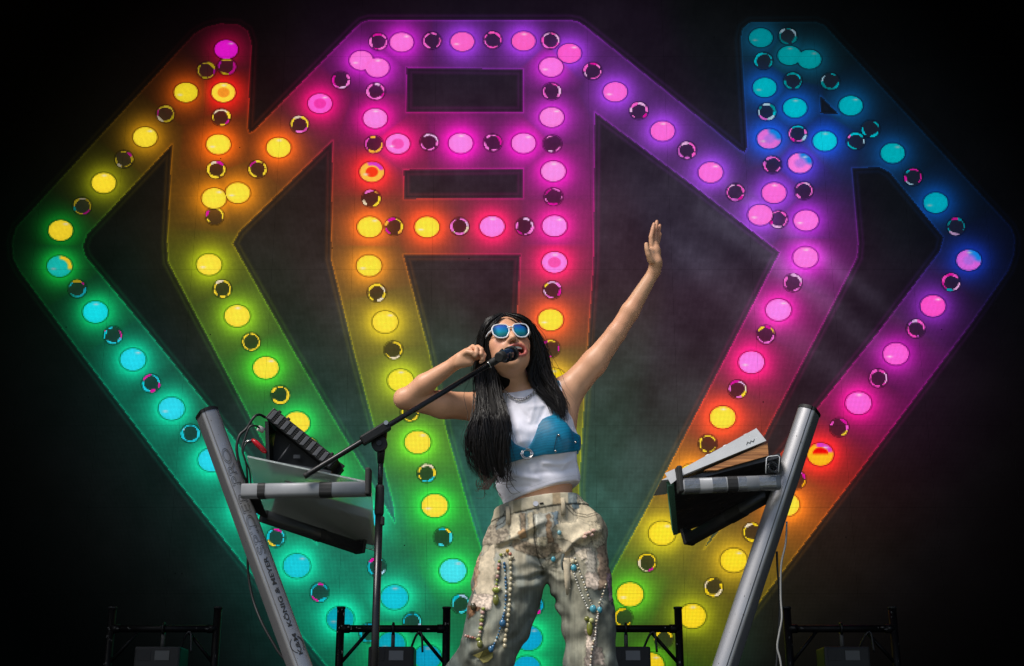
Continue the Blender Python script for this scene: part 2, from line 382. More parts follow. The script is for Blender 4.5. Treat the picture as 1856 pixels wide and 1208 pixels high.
    for i, (x, y, cc, gl, kind) in enumerate(LIT):
        rx, ry = 20.8 + y * .0028, 16.6 + y * .0044
        m = (np.abs(u - x) < 34) & (np.abs(v - y) < 32)
        if not m.any(): continue
        du, dv = (u[m] - x) / rx, (v[m] - y) / ry; r = np.sqrt(du * du + dv * dv); a = np.arctan2(-dv, du)
        c = col[m]; base = np.array(cc, np.float32)
        b = np.repeat(base[None], len(r), 0) * (1.04 - .06 * r[:, None] ** 3) + 10 * (base.max() > 200)
        if kind in (3, 4):
            ic = np.array(gl, np.float32) * (.75 if kind == 4 else .30) + base * (.25 if kind == 4 else .70)
            s_ = np.clip((.58 - r) / .12, 0, 1)[:, None]; b = b * (1 - s_) + ic * s_
        if kind == 4 or kind == 7:
            s_ = (np.clip((r - .62) / .1, 0, 1) * np.clip((1.0 - np.abs(a - 1.1)) / .3, 0, 1))[:, None]; b = b * (1 - s_) + np.array([225, 60, 200]) * s_
            if kind == 7:
                s_ = (np.clip((dv * -1 + .1) / .3, 0, 1) * np.clip((.68 - r) / .1, 0, 1))[:, None]; b = b * (1 - s_) + np.array([240, 10, 10]) * s_
        if kind == 2:
            s_ = (np.clip((r - .6) / .15, 0, 1) * np.clip((1.1 - np.abs(a - .6)) / .3, 0, 1))[:, None]; b = b * (1 - s_) + np.array([230, 190, 40]) * s_
        if kind in (5, 6):
            s_ = (np.clip((1.1 - np.abs(a - .75)) / .5, 0, 1) * np.clip((r - .25) / .5, 0, 1))[:, None]; b = b * (1 - s_) + np.array([20, 130, 225]) * s_
            s_ = np.clip((.6 - r) / .3, 0, 1)[:, None] * .6; b = b * (1 - s_) + np.array([150, 110, 225]) * s_
        hx, hy = ((.42, -.62), (-.5, .25), (.05, -.74))[i % 3]
        sp = np.exp(-(((du - hx) / .22) ** 2 + ((dv - hy) / .11) ** 2))[:, None] * .75
        b = b * (1 - sp) + np.array([238, 232, 236]) * sp * np.clip(base.max() / 250, .5, 1)
        s_ = np.clip((1.0 - r) / .06 + .5, 0, 1)[:, None]
        col[m] = c * (1 - s_) + b * s_
    spk = vnoise(u * .9, v * .9, 11)
    col *= (.97 + .06 * vnoise(u / 2.2, v / 2.2, 8))[..., None]
    col = np.where(spk[..., None] > .9965, col * .45, col)
    return lin(np.clip(col, 0, 255) / 255.0)

SCR_Y, PAN, NLED = 5.0, 0.612, 64
def screen_material():
    m = bpy.data.materials.new('led_face'); m.use_nodes = True; nt = m.node_tree; b = nt.nodes['Principled BSDF']
    at = nt.nodes.new('ShaderNodeAttribute'); at.attribute_name = 'led'
    uv = nt.nodes.new('ShaderNodeTexCoord')
    ml = nt.nodes.new('ShaderNodeVectorMath'); ml.operation = 'SCALE'; ml.inputs[3].default_value = NLED
    fr = nt.nodes.new('ShaderNodeVectorMath'); fr.operation = 'FRACTION'
    sb = nt.nodes.new('ShaderNodeVectorMath'); sb.operation = 'SUBTRACT'; sb.inputs[1].default_value = (.5, .5, 0)
    ln = nt.nodes.new('ShaderNodeVectorMath'); ln.operation = 'LENGTH'
    mr = nt.nodes.new('ShaderNodeMapRange'); mr.inputs[1].default_value = .34; mr.inputs[2].default_value = .52; mr.inputs[3].default_value = 1.16; mr.inputs[4].default_value = .62
    nt.links.new(uv.outputs['UV'], ml.inputs[0]); nt.links.new(ml.outputs[0], fr.inputs[0]); nt.links.new(fr.outputs[0], sb.inputs[0])
    nt.links.new(sb.outputs[0], ln.inputs[0]); nt.links.new(ln.outputs['Value'], mr.inputs[0])
    b.inputs['Base Color'].default_value = (.0022, .0022, .0025, 1); b.inputs['Roughness'].default_value = .9; b.inputs['Specular IOR Level'].default_value = .03
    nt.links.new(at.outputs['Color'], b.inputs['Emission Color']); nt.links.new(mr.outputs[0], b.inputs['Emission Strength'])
    return m
m_led = screen_material()
m_cab = mat('led_cabinet', (.02, .02, .02, 1), .5)
wall = thing('led_screen', (0, SCR_Y, 0.0), 'huge LED video wall behind the singer showing rainbow marquee letters of light bulbs', 'led screen')
x0, z0 = -8 * PAN, 5.565 - 8 * PAN
for r in range(10):
    for c in range(16):
        cu_, cv_ = proj(x0 + (c + .5) * PAN, SCR_Y, z0 + (r + .5) * PAN)
        dark = cu_ < -110 or cu_ > 1966 or cv_ < -90 or cv_ > 1290
        n = 2 if dark else NLED
        gap = .0004
        xs = np.linspace(x0 + c * PAN + gap, x0 + (c + 1) * PAN - gap, n + 1); zs = np.linspace(z0 + r * PAN + gap, z0 + (r + 1) * PAN - gap, n + 1)
        X, Z = np.meshgrid(xs, zs)
        co = np.zeros(((n + 1) ** 2 + 4, 3), np.float32); co[:-4, 0] = X.ravel(); co[:-4, 1] = SCR_Y; co[:-4, 2] = Z.ravel()
        co[-4:] = [(xs[0], SCR_Y + .09, zs[0]), (xs[-1], SCR_Y + .09, zs[0]), (xs[-1], SCR_Y + .09, zs[-1]), (xs[0], SCR_Y + .09, zs[-1])]
        i = np.arange(n)[None, :] + np.arange(n)[:, None] * (n + 1)
        q = np.stack([i, i + 1, i + n + 2, i + n + 1], -1).reshape(-1, 4)
        k = (n + 1) ** 2; a_, b_, c_, d_ = 0, n, (n + 1) * n + n, (n + 1) * n
        q = np.vstack([q, [[k + 1, k, k + 3, k + 2], [k, k + 1, b_, a_], [k + 1, k + 2, c_, b_], [k + 2, k + 3, d_, c_], [k + 3, k, a_, d_]]])
        me = bpy.data.meshes.new('panel'); me.vertices.add(len(co)); me.vertices.foreach_set('co', co.ravel())
        me.loops.add(q.size); me.loops.foreach_set('vertex_index', q.ravel().astype(np.int32))
        me.polygons.add(len(q)); me.polygons.foreach_set('loop_start', np.arange(0, q.size, 4, dtype=np.int32))
        mi = np.zeros(len(q), np.int32); mi[-5:] = 1
        me.materials.append(m_led); me.materials.append(m_cab); me.polygons.foreach_set('material_index', mi)
        me.update(calc_edges=True)
        at = me.attributes.new('led', 'FLOAT_COLOR', 'FACE')
        cc = np.zeros((len(q), 4), np.float32); cc[:, 3] = 1
        if not dark:
            xc = .5 * (xs[1:] + xs[:-1]); zc = .5 * (zs[1:] + zs[:-1]); XC, ZC = np.meshgrid(xc, zc)
            u, v = proj(XC, SCR_Y, ZC)
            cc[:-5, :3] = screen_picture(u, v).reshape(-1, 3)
        at.data.foreach_set('color', cc.ravel())
        uvl = me.uv_layers.new(name='UVMap')
        gu, gv = np.meshgrid(np.arange(n + 1) / n, np.arange(n + 1) / n)
        guv = np.zeros((len(co), 2), np.float32); guv[:-4, 0] = gu.ravel(); guv[:-4, 1] = gv.ravel()
        uvl.data.foreach_set('uv', guv[q.ravel()].ravel())
        link('panel', me, wall)
MB().box((0, SCR_Y + .1, z0 + 5 * PAN), 16 * PAN - .02, .01, 10 * PAN - .02).build('backing', m_cab, wall)
for sx in (-1, 1): MB().box((sx * (8 * PAN + .03), SCR_Y + .1, z0 + 5 * PAN), .05, .16, 10 * PAN + .1).build('rim_rail', m_cab, wall)
MB().box((0, SCR_Y + .1, z0 + 10 * PAN + .03), 16 * PAN + .01, .15, .05).build('rim_rail', m_cab, wall); MB().box((0, SCR_Y + .1, z0 - .03), 16 * PAN + .01, .15, .05).build('rim_rail', m_cab, wall)
for k in range(-4, 5): MB().box((k * 1.2, SCR_Y + .1, (z0 - .06) / 2), .08, .08, z0 - .06).build('support_leg', M_BLACKMETAL, wall)
# ------------------------------------------------------------------ floor light frames in front of the screen
m_chip = mat('chipped_paint', (.20, .19, .17, 1), .8)
m_disp = mat('lamp_display', (.11, .115, .13, 1), .3)
m_lens = mat('lamp_lens', (.03, .03, .035, 1), .08)
FY = 3.6
m_disp_dim = mat('lamp_display_dim', (.035, .036, .042, 1), .3)  # display colour darkened on the outer frames as painted edge falloff
m_chip_dim = mat('dim_chipped_paint', (.06, .058, .055, 1), .8)  # chip colour darkened for the same painted falloff; reused on clamp bolts
def light_frame(cx_px, label, seed, dim=False):
    rn = random.Random(seed)
    c = P(cx_px, 1140, FY); x = c.x; zb = c.z; half = .318; r = .024
    top = P(cx_px, 1104, FY).z
    t = thing('light_frame', (x, FY, 0), label, 'scaffold frame', 'black pipe frames standing before the screen')
    for s in (-1, 1):
        post = MB().tube([(x + s * half, FY, 0.012), (x + s * half, FY, top)], r, 14).build('post', M_BLACKMETAL, t)
        cap = MB().tube([(x + s * half, FY, top), (x + s * half, FY, top + .012)], r * 1.12, 14); cap.build('end_cap', M_RUBBER, post)
        MB().box((x + s * half, FY, .006), .14, .3, .012, bev=.002).build('base_plate', M_BLACKMETAL, t)
    MB().tube([(x - half, FY, zb), (x + half, FY, zb)], r * .92, 14).build('crossbar', M_BLACKMETAL, t)
    MB().tube([(x - half, FY, .30), (x + half, FY, .30)], r * .92, 14).build('crossbar', M_BLACKMETAL, t)
    for s in (-1, 1):
        MB().tube([(x + s * (half - .01), FY, zb - .20), (x + s * (half - .17), FY, zb - .015)], .011, 10).build('brace', M_BLACKMETAL, t)
        MB().tube([(x + s * half, FY, zb), (x + s * (half - .055), FY, zb)], r * 1.1, 14).build('pipe_socket', M_BLACKMETAL, t)
    ch = MB()                                                # chipped paint: small raised flakes on the pipes
    for k in range(16):
        if rn.random() < .55:
            s = rn.choice((-1, 1)); a = rn.uniform(-2.4, -.7); z = rn.uniform(zb - .22, top); cxx = x + s * half; rr = r + .0005
            p = Vector((cxx + rr * math.cos(a), FY + rr * math.sin(a), z))
            ch.ball(p, (rn.uniform(.003, .006), .0016, rn.uniform(.003, .011)), 6, 4)
        else:
            s = rn.choice((-1, 1)); xx = x + s * (half - rn.uniform(.02, .13)); a = rn.uniform(-2.0, -1.0); rr = r * 1.1 + .0005
            p = Vector((xx, FY + rr * math.sin(a) * 1, zb + rr * math.cos(a) * .6))
            ch.ball(p, (rn.uniform(.004, .014), .002, rn.uniform(.003, .006)), 6, 4)
    o = ch.build('paint_chips', m_chip_dim if dim else m_chip, t); o['kind'] = 'stuff'
    # moving-head lamp clamped under the bar: a thing of its own
    lx = x + .0
    L = thing('stage_lamp', (lx, FY, 0), label.replace('pipe frame', 'moving stage lamp').replace('Black', 'Black'), 'stage lamp', 'stage lamps hung in the pipe frames')
    MB().box((lx, FY - .0, zb - .175), .27, .22, .125, bev=.012).build('lamp_base', M_BLACK, L)
    MB().box((lx + .03, FY - .1125, zb - .165), .085, .004, .055).build('display', m_disp_dim if dim else m_disp, L)
    MB().box((lx - .075, FY - .1115, zb - .165), .075, .003, .06, bev=.001).build('button_panel', M_RUBBER, L)
    MB().ring((lx - .0, FY, zb), r * 1.0 + .008, .008, (1, 0, 0), 20, 8).build('clamp', M_BLACK, L)
    MB().tube([(lx, FY, zb - .03), (lx, FY, zb - .115)], .012, 10).build('clamp_bolt', m_chip_dim, L)
    for s in (-1, 1):
        MB().box((lx + s * .105, FY, zb - .35), .03, .12, .24, bev=.008).build('yoke_arm', M_BLACK, L)
    h = MB().tube([(lx, FY - .14, zb - .43), (lx, FY - .10, zb - .43), (lx, FY + .06, zb - .43), (lx, FY + .12, zb - .43)], [.078, .085, .085, .05], 24).build('lamp_head', M_BLACK, L)
    MB().tube([(lx, FY - .146, zb - .43), (lx, FY - .141, zb - .43)], .068, 24).build('lens', m_lens, h)
    cb = spline([(lx + .1, FY + .03, zb - .13), (lx + .14, FY - .02, zb - .04), (lx + .17, FY - .028, zb - .03), (lx + .18, FY - .03, zb - .14)], 8)
    MB().tube(cb, .007, 8).build('cable_tail', M_CABLE, L)
    return t, L
for k, (px, fl, ll) in enumerate([(297, 'Black pipe frame far left, lost in the dark beside the screen', 'Black moving stage lamp hung in the dim far left frame'),
                                  (713, 'Black pipe frame with chipped paint behind the microphone stand', 'Black moving stage lamp hung behind the microphone stand pole'),
                                  (1134, 'Black pipe frame with chipped paint half hidden by the jeans', 'Black moving stage lamp beside the singer\'s jeans'),
                                  (1524, 'Black pipe frame far right, lost in the dark beyond the right keyboard stand', 'Black moving stage lamp hung in the dim far right frame')]):
    t, L = light_frame(px, fl, 40 + k, k in (0, 3)); L['label'] = ll

# ------------------------------------------------------------------ column keyboard stands
m_alu = mat('brushed_aluminium', (.31, .31, .32, 1), .36, metal=.65, col2=(.23, .23, .24, 1), nscale=9, rvar=.12, bump=.06, bscale=600)
m_arm = mat('satin_alu_tube', (.26, .27, .29, 1), .5, metal=.2, spec=.35, noise=.15, nscale=25, rvar=.08)
m_ink = mat('printed_black', (.008, .008, .009, 1), .6)
m_scuff = mat('scuff_marks', (.07, .065, .06, 1), .9)
m_duct = mat('silver_duct_tape', (.20, .21, .23, 1), .30, metal=.6, bump=.8, bscale=70, rvar=.15, nscale=60)
m_rib = mat('rib_highlight', (.75, .76, .78, 1), .25, metal=.6)  # rib made paler than the column, an edge highlight put into its colour
BOW = .009
def stand(sgn, top_px, bot_px, Yc, label):
    """sgn +1: leans out to the left with its groove on the right; -1: mirrored"""
    T = P(*top_px, Yc); B0 = P(*bot_px, Yc)
    ax = (T - B0).normalized(); B = T - ax * ((T.z - .05) / ax.z)
    side = Vector((ax.z, 0, -ax.x)); dep = Vector((0, 1, 0))
    yaw = math.radians(30)                                  # turned so that the groove side shows
    X = (side * math.cos(yaw) + dep * math.sin(yaw) * sgn); Yd = (dep * math.cos(yaw) - side * math.sin(yaw) * sgn)
    t = thing('keyboard_stand', (B.x, Yc, 0), label, 'keyboard stand', 'silver column keyboard stands')
    w, d = .031, .034
    def prof(g=True):
        p = []
        def arc(cx, cy, r, a0, a1, n=5):
            for i in range(n + 1):
                a = math.radians(a0 + (a1 - a0) * i / n); p.append((cx + r * math.cos(a), cy + r * math.sin(a)))
        # counter-clockwise, front is -y ; groove on +x face
        for k in range(9):                                   # bowed front face
            x_ = -w + .011 + (2 * w - .022) * k / 8
            if k == 0: arc(-w + .011, -d + .011, .011, 180, 262, 4)
            p.append((x_, -d - BOW * (1 - (x_ / w) ** 2)))
        arc(w - .011, -d + .011, .011, -82, 0, 4)
        if g: p += [(w, -.016), (w - .006, -.0155), (w - .006, -.002), (w, -.001), (w, .005), (w - .007, .006), (w - .007, .018), (w, .019)]
        arc(w - .010, d - .010, .010, 0, 90, 4); arc(-w + .010, d - .010, .010, 90, 180, 4)
        return p
    pr = [(x_ * 1.0 * (1 if sgn > 0 else -1), y_) for x_, y_ in prof()]
    if sgn < 0: pr = pr[::-1]
    n_ = len(pr)
    mb = MB().prism(pr, B + ax * .02, T, X, Yd)
    mb.sm = [True] * n_ + [False, False]; col = mb.build('column', m_alu, t); col.data.set_sharp_from_angle(angle=math.radians(28))
    cap = [(x_ * 1.045 * (1 if sgn > 0 else -1), y_ * 1.045) for x_, y_ in prof(False)]
    if sgn < 0: cap = cap[::-1]
    cm = MB().prism(cap, T, T + ax * .009, X, Yd)
    cm.prism([(a * .9, b * .9) for a, b in cap], T + ax * .009, T + ax * .013, X, Yd); cm.build('end_cap', M_BLACK, t)
    # dark inlay strips in the grooves
    gx = (w - .0045) * sgn
    MB().prism([(gx, -.0135), (gx - .003 * sgn, -.0135), (gx - .003 * sgn, -.0045), (gx, -.0045)], B + ax * .3, T - ax * .002, X, Yd).build('groove_strip', M_RUBBER, t)
    MB().prism([(gx, .0075), (gx - .003 * sgn, .0075), (gx - .003 * sgn, .0165), (gx, .0165)], B + ax * .3, T - ax * .002, X, Yd).build('groove_strip', M_RUBBER, t)
    MB().prism([(gx + .005 * sgn, -.0008), (gx + .001 * sgn, -.0008), (gx + .001 * sgn, .0045), (gx + .005 * sgn, .0045)], B + ax * .3, T - ax * .002, X, Yd).build('highlight_rib', m_rib, t)
    # feet
    for k, (dx, dy) in enumerate(((sgn * .30, -.38), (sgn * .30, .38), (-sgn * .22, -.20), (-sgn * .22, .20))):
        f = MB().tube([(B.x, Yc, .055), (B.x + dx * .7, Yc + dy * .7, .04), (B.x + dx, Yc + dy, .03)], [.028, .024, .02], 10).build('leg', m_alu, t)
        MB().ball((B.x + dx, Yc + dy, .028), .027, 10, 6).build('rubber_foot', M_RUBBER, f)
    MB().box((B.x, Yc, .075), .11, .10, .09, bev=.012).build('base_block', M_BLACK, t)
    sc = MB(); rn = random.Random(5 + sgn)
    L = (T - B).length
    for k in range(34):
        a = rn.uniform(.25, .985) * L; x_ = rn.uniform(-w * .8, w * .8)
        c = B + ax * a + X * x_ + Yd * (-d - BOW * (1 - (x_ / w) ** 2))
        sc.ball(c, (rn.uniform(.0006, .0016), .0003, rn.uniform(.0006, .003)), 6, 4, (X, Yd, ax))
    o = sc.build('scuff_specks', m_scuff, t); o['kind'] = 'stuff'
    return t, T, B, ax, X, Yd, w, d
KY = -.22
ks, T1, B1, A1, X1, D1, W1_, DD1 = stand(1, (376, 752), (543, 1208), KY, 'silver column keyboard stand at left with SPIDER PRO printed up its side')
def print_text(parent, s, start, size, outline=0.0, bold=0.0, xo=0.0):
    me = text_mesh(s, size, outline, bold)
    # letters climb the column: text x -> column axis, text y -> to the left
    O = T1 - A1 * start + X1 * xo + D1 * (-DD1 - BOW - .0005)
    for v in me.vertices:
        c = v.co.copy(); xx = xo - c.y
        v.co = O + A1 * c.x - X1 * c.y + D1 * (-.0006 - c.z * .3 + BOW * (xx / W1_) ** 2)
    me.update(); me.materials.clear(); me.materials.append(m_ink)
    return link('lettering', me, parent)
def along(v): return (T1 - P(376 + (v - 752) * .3662, v, KY)).length
def text_len(s, size):
    me = text_mesh(s, size); xs = [v.co.x for v in me.vertices]; bpy.data.meshes.remove(me); return max(xs)
def fit_text(s, v_bot, v_top, cap, outline, bold, xo):
    need = along(v_bot) - along(v_top)
    o = print_text(ks, s, along(v_bot), cap, outline, bold, xo)
    # stretch along the column to the printed length
    base = T1 - A1 * along(v_bot); k = need / text_len(s, cap)
    for v in o.data.vertices:
        a = (v.co - base).dot(A1); v.co += A1 * a * (k - 1)
    return o
fit_text('SPIDER PRO', 1013, 822, .038, .0005, 0, .008)
fit_text('KÖNIG & MEYER', 1143, 1018, .020, 0, .0005, .005)
fit_text('K&M', 1194, 1156, .020, 0, .0003, .007)
lg = MB(); LC = T1 - A1 * along(1175) + D1 * (-DD1 - BOW - .0003)
for R_a, R_b, a0, a1 in ((.0275, .0013, 2.2, 4.3), (.0275, .0013, -.9, 1.2), (.0235, .0007, -.8, 1.1)):
    pts = [LC + A1 * R_a * math.sin(a) + X1 * R_a * .80 * math.cos(a) + D1 * BOW * (R_a * .80 * math.cos(a) / W1_) ** 2 for a in [a0 + (a1 - a0) * i / 14 for i in range(15)]]
    lg.tube(pts, R_b, 6)
o = lg.build('logo_ring', m_ink, ks); o['kind'] = 'stuff'

def bar_axes(a, b):
    e = (b - a).normalized(); u = Vector((0, 0, 1)); u = (u - e * u.dot(e)).normalized(); return e, e.cross(u), u
def arm(parent, a, b, h, wd, m=None, tip=True, tip_h=.07):
    e, s, u = bar_axes(a, b)
    pr = []
    for k in range(20):
        an = 2 * math.pi * k / 20; c, s_ = math.cos(an), math.sin(an)
        pr.append((wd / 2 * math.copysign(abs(c) ** .55, c), h / 2 * math.copysign(abs(s_) ** .55, s_)))
    mb = MB().prism(pr, a, b, s, u)
    mb.sm = [True] * 20 + [False, False]
    o = mb.build('arm', m or m_arm, parent)
    if tip:
        c = b + e * .006 + u * (tip_h / 2 - h * .45)
        MB().box(c, .016, wd * 1.0, tip_h, (e, s, u), .005).build('end_stop', M_RUBBER, parent)
    return o, e, s, u
def band(parent, a, e, s, u, t0, t1, h, wd, m, name='tape_band', slant=0.0):
    pr = [(wd / 2 * math.copysign(abs(math.cos(k * math.pi / 10)) ** .55, math.cos(k * math.pi / 10)), h / 2 * math.copysign(abs(math.sin(k * math.pi / 10)) ** .55, math.sin(k * math.pi / 10))) for k in range(20)]
    return MB().prism(pr, a + e * t0, a + e * t1, s, u).build(name, m, parent)

# --- left stand: arms, clear tray
a1, b1 = P(440, 891, KY - .10), P(664, 887, KY - .12)
_, e, s, u = arm(ks, a1, b1, .047, .05, tip_h=.088)
L1 = (b1 - a1).length
band(ks, a1, e, s, u, L1 * .13, L1 * .19, .050, .053, M_TAPE); band(ks, a1, e, s, u, L1 * .63, L1 * .73, .050, .053, M_TAPE)
a2, b2 = P(478, 936, KY + .08), P(650, 994, .16)
m_dark = mat('dark_grey_tube', (.035, .037, .04, 1), .35, metal=.3)
_, e2, s2, u2 = arm(ks, a2, b2, .040, .05, m_dark, tip_h=.06)
L2 = (b2 - a2).length; band(ks, a2, e2, s2, u2, L2 * .55, L2 * .60, .043, .053, M_TAPE)
MB().hexa([P(440, 882, KY - .03), P(472, 905, KY - .05), P(484, 936, KY + .05), P(448, 905, KY - .02), P(440, 884, KY + .03), P(472, 905, KY + .03), P(486, 944, KY + .1), P(456, 925, KY + .05)]).build('arm_bracket', M_BLACK, ks)
def sheet_pts(px, Ys):
    p = [P(*q, y) for q, y in zip(px[:3], Ys)]
    n = (p[1] - p[0]).cross(p[2] - p[0]).normalized()
    o = Vector((0, -CAM_D, CAM_Z)); d = P(*px[3], 0) - o
    p.append(o + d * ((p[0] - o).dot(n) / d.dot(n)))
    if n.z < 0: n = -n
    return p, n
m_plexi = mat('clear_acrylic', (.80, .87, .86, 1), .12, noise=.1, nscale=5, rvar=.08)
pb = m_plexi.node_tree.nodes['Principled BSDF']; pb.inputs['Transmission Weight'].default_value = .72; pb.inputs['IOR'].default_value = 1.3
pp, pn = sheet_pts([(448, 829), (672, 877), (681, 1000), (476, 941)], (-.38, -.34, .24))
sh = MB().hexa([q for q in pp] + [q + pn * .006 for q in pp]).build('acrylic_tray', m_plexi)
tag(sh, 'tilted clear acrylic tray resting on the left keyboard stand arms', 'tray')
m_smoke = mat('dark_reflective_film', (.035, .04, .04, 1), .16, rvar=.1, nscale=5, col2=(.15, .16, .16, 1), spec=.9)
def lerp(a, b, t): return a + (b - a) * t
def onsheet(p, i, j): return lerp(lerp(p[0], p[1], i), lerp(p[3], p[2], i), j)
dk = [onsheet(pp, i, j) + pn * .0075 for i, j in ((.18, .47), (.96, .52), (.99, .93), (.06, .97))]
db = MB().hexa(dk + [q + pn * .032 for q in dk]).build('effects_pedalboard', m_smoke)
tag(db, 'flat dark glossy board lying on the far side of the acrylic tray', 'board')
fl = [onsheet(pp, i, j) + pn * -.0012 for i, j in ((.28, .22), (.58, .24), (.58, .32), (.28, .30))]
MB().hexa(fl + [q + pn * .0008 for q in fl]).build('label_strip', mat('pale_label', (.30, .33, .34, 1), .4), sh)

# --- slanted grooved sampler on a wedge foot, on the tray
def slab_axes(p0, p1, Yd=0.0):
    e = (p1 - p0).normalized(); d = Vector((0, 1, 0)); d = (d - e * d.dot(e)).normalized(); n = e.cross(d); n = n if n.z > 0 else -n
    return e, d, n
sy = -.27
s0, s1 = P(480, 757, sy), P(597, 851, sy)
e, dd, nn = slab_axes(s0, s1); SL = (s1 - s0).length; th = .044
smp = thing('sampler_unit', s0 + dd * .09, 'black slanted sampler with grey striped back panel on the clear tray', 'music device')
cc = s0 + e * SL / 2 + nn * th / 2 + dd * .09
MB().box(cc, SL, .18, th, (e, dd, nn), .004).build('housing', M_BLACK, smp)
m_stripe = mat('grey_vent_bar', (.055, .057, .065, 1), .45)
m_slot = mat('black_slot', (.004, .004, .004, 1), .8)
NB = 10
for k in range(NB):
    c = s0 + e * (SL * (k + .55) / NB) + nn * th * .5 - dd * .0015
    vb = MB().box(c, SL / NB * .48, .005, th * .80, (e + nn * .35, dd, nn), .001).build('vent_bar', m_stripe, smp)
    if k > 0:
        cs = c - e * SL / NB * .5
        sm_ = MB()
        for j in range(5): sm_.box(cs + nn * th * (-.30 + .15 * j) , SL / NB * .30, .004, th * .085, (e, dd, nn))
        q = sm_.build('slot_row', m_slot, smp); q['kind'] = 'stuff'
for k, t_ in enumerate((.06, .2, .88)): MB().tube([s0 + e * SL * t_ + nn * th + dd * .03, s0 + e * SL * t_ + nn * (th + .008) + dd * .03], .006, 10).build('knob', M_RUBBER, smp)
w0, w1, w2 = P(480, 764, sy + .01), P(482, 838, sy + .01), P(600, 858, sy + .01)
ft = MB()
wd_ = Vector((0, .15, 0))
MB().hexa([w0, w0 + Vector((.012, 0, 0)), w1 + Vector((.012, 0, 0)), w1, w0 + wd_, w0 + wd_ + Vector((.012, 0, 0)), w1 + wd_ + Vector((.012, 0, 0)), w1 + wd_]).build('wedge_upright', M_BLACK, smp)
u0, u3 = w0 + nn * .045, w2 + nn * .055
MB().hexa([u0 + wd_ * .55, w1 + wd_ * .55, w2 + wd_ * .55, u3 + wd_ * .55, u0 + wd_ * .6, w1 + wd_ * .6, w2 + wd_ * .6, u3 + wd_ * .6]).build('wedge_back', M_BLACK, smp)
MB().hexa([w1, w2, w2 + wd_, w1 + wd_, w1 + Vector((0, 0, .008)), w2 + Vector((0, 0, .008)), w2 + wd_ + Vector((0, 0, .008)), w1 + wd_ + Vector((0, 0, .008))]).build('wedge_base', m_dark, smp)
MB().tube([P(503, 838, sy + .05), P(527, 806, sy + .05)], .004, 8).build('strut', m_stripe, smp)
MB().box(P(538, 828, sy + .06), .022, .004, .012).build('socket_plate', m_stripe, smp)
c_ = MB().tube([P(478, 781, sy + .02), P(468, 776, sy + .01)], .0095, 10); c_.build('jack_collar', mat('pale_collar', (.55, .5, .5, 1), .5), smp)
# cables: black loom looping from the sampler down behind the arm, a red plug
def cable(name, px, r, label, m=None, group='cables around the left keyboard stand'):
    pts = spline([P(*q) for q in px], 10)
    return tag(MB().tube(pts, r, 8).build(name, m or M_CABLE), label, 'cable', group)
cable('audio_cable', [(481, 757, sy + .04), (470, 752, sy), (460, 757, sy - .02), (447, 777, sy - .02), (434, 790, sy - .03), (429, 812, sy - .03), (433, 838, sy - .02), (441, 862, sy), (447, 876, sy + .02), (450, 912, sy + .06)], .0046, 'thick black cable looping left from the sampler top to the tray')
cable('audio_cable', [(474, 778, sy + .02), (462, 772, sy - .02), (452, 775, sy - .03), (444, 795, sy - .03), (439, 815, sy - .03), (446, 840, sy - .02), (448, 862, sy), (449, 880, sy + .03)], .0033, 'thin black cable from the pale jack collar of the sampler')
cable('audio_cable', [(456, 801, sy - .01), (446, 804, sy - .03), (441, 817, sy - .03), (443, 832, sy - .02), (452, 852, sy + .01), (455, 882, sy + .04)], .0026, 'thin black cable hanging from the red plug')
MB_ = MB(); 
rp = thing('red_plug', P(466, 806, sy), 'red audio plug lying beside the sampler', 'plug')
MB().tube([P(457, 797, sy - .01), P(463, 802, sy - .01), P(479, 818, sy + .005), P(481, 820, sy + .01)], [.005, .0085, .0085, .006], 12).build('plug_sleeve', mat('red_plastic', (.55, .008, .02, 1), .3), rp)
MB().tube([P(444, 802, sy - .015), P(450, 800, sy - .012), P(457, 797, sy - .01)], [.0025, .0035, .004], 10).build('plug_tip', mat('nickel', (.6, .6, .58, 1), .25, metal=1), rp)
cable('stand_cable', [(449, 1002, KY + .06), (450, 1040, KY + .08), (458, 1085, KY + .08), (475, 1130, KY + .06), (500, 1175, KY + .05), (530, 1230, KY + .05), (540, 1380, KY + .05), (520, 1455, KY + .03)], .0042, 'black cable sagging down behind the left keyboard stand column')

# --- right stand
kr, T2, B2, A2, X2, D2, W2_, DD2 = stand(-1, (1466, 748), (1314, 1208), KY, 'silver column keyboard stand at right with plain unprinted face')
a3, b3 = P(1412, 875, KY - .10), P(1236, 882, KY - .12)
_, e, s, u = arm(kr, a3, b3, .047, .05, tip_h=.086)
L3 = (b3 - a3).length
band(kr, a3, e, s, u, L3 * .44, L3 * .545, .050, .053, M_TAPE)
for t0, t1 in ((.05, .22), (.35, .43), (.56, .70), (.83, .985)):
    band(kr, a3, e, s, u, L3 * t0, L3 * t1, .0484, .0512, m_duct, 'duct_tape')
a4, b4 = P(1402, 892, KY + .04), P(1250, 978, .10)
_, e4, s4, u4 = arm(kr, a4, b4, .040, .05, m_dark, tip_h=.06)
L4 = (b4 - a4).length; band(kr, a4, e4, s4, u4, L4 * .35, L4 * .52, .044, .054, M_TAPE)
MB().hexa([P(1418, 868, KY - .03), P(1386, 884, KY - .05), P(1390, 916, KY + .03), P(1402, 915, KY - .02), P(1418, 868, KY + .04), P(1386, 884, KY + .04), P(1390, 918, KY + .1), P(1402, 915, KY + .06)]).build('arm_bracket', M_BLACK, kr)
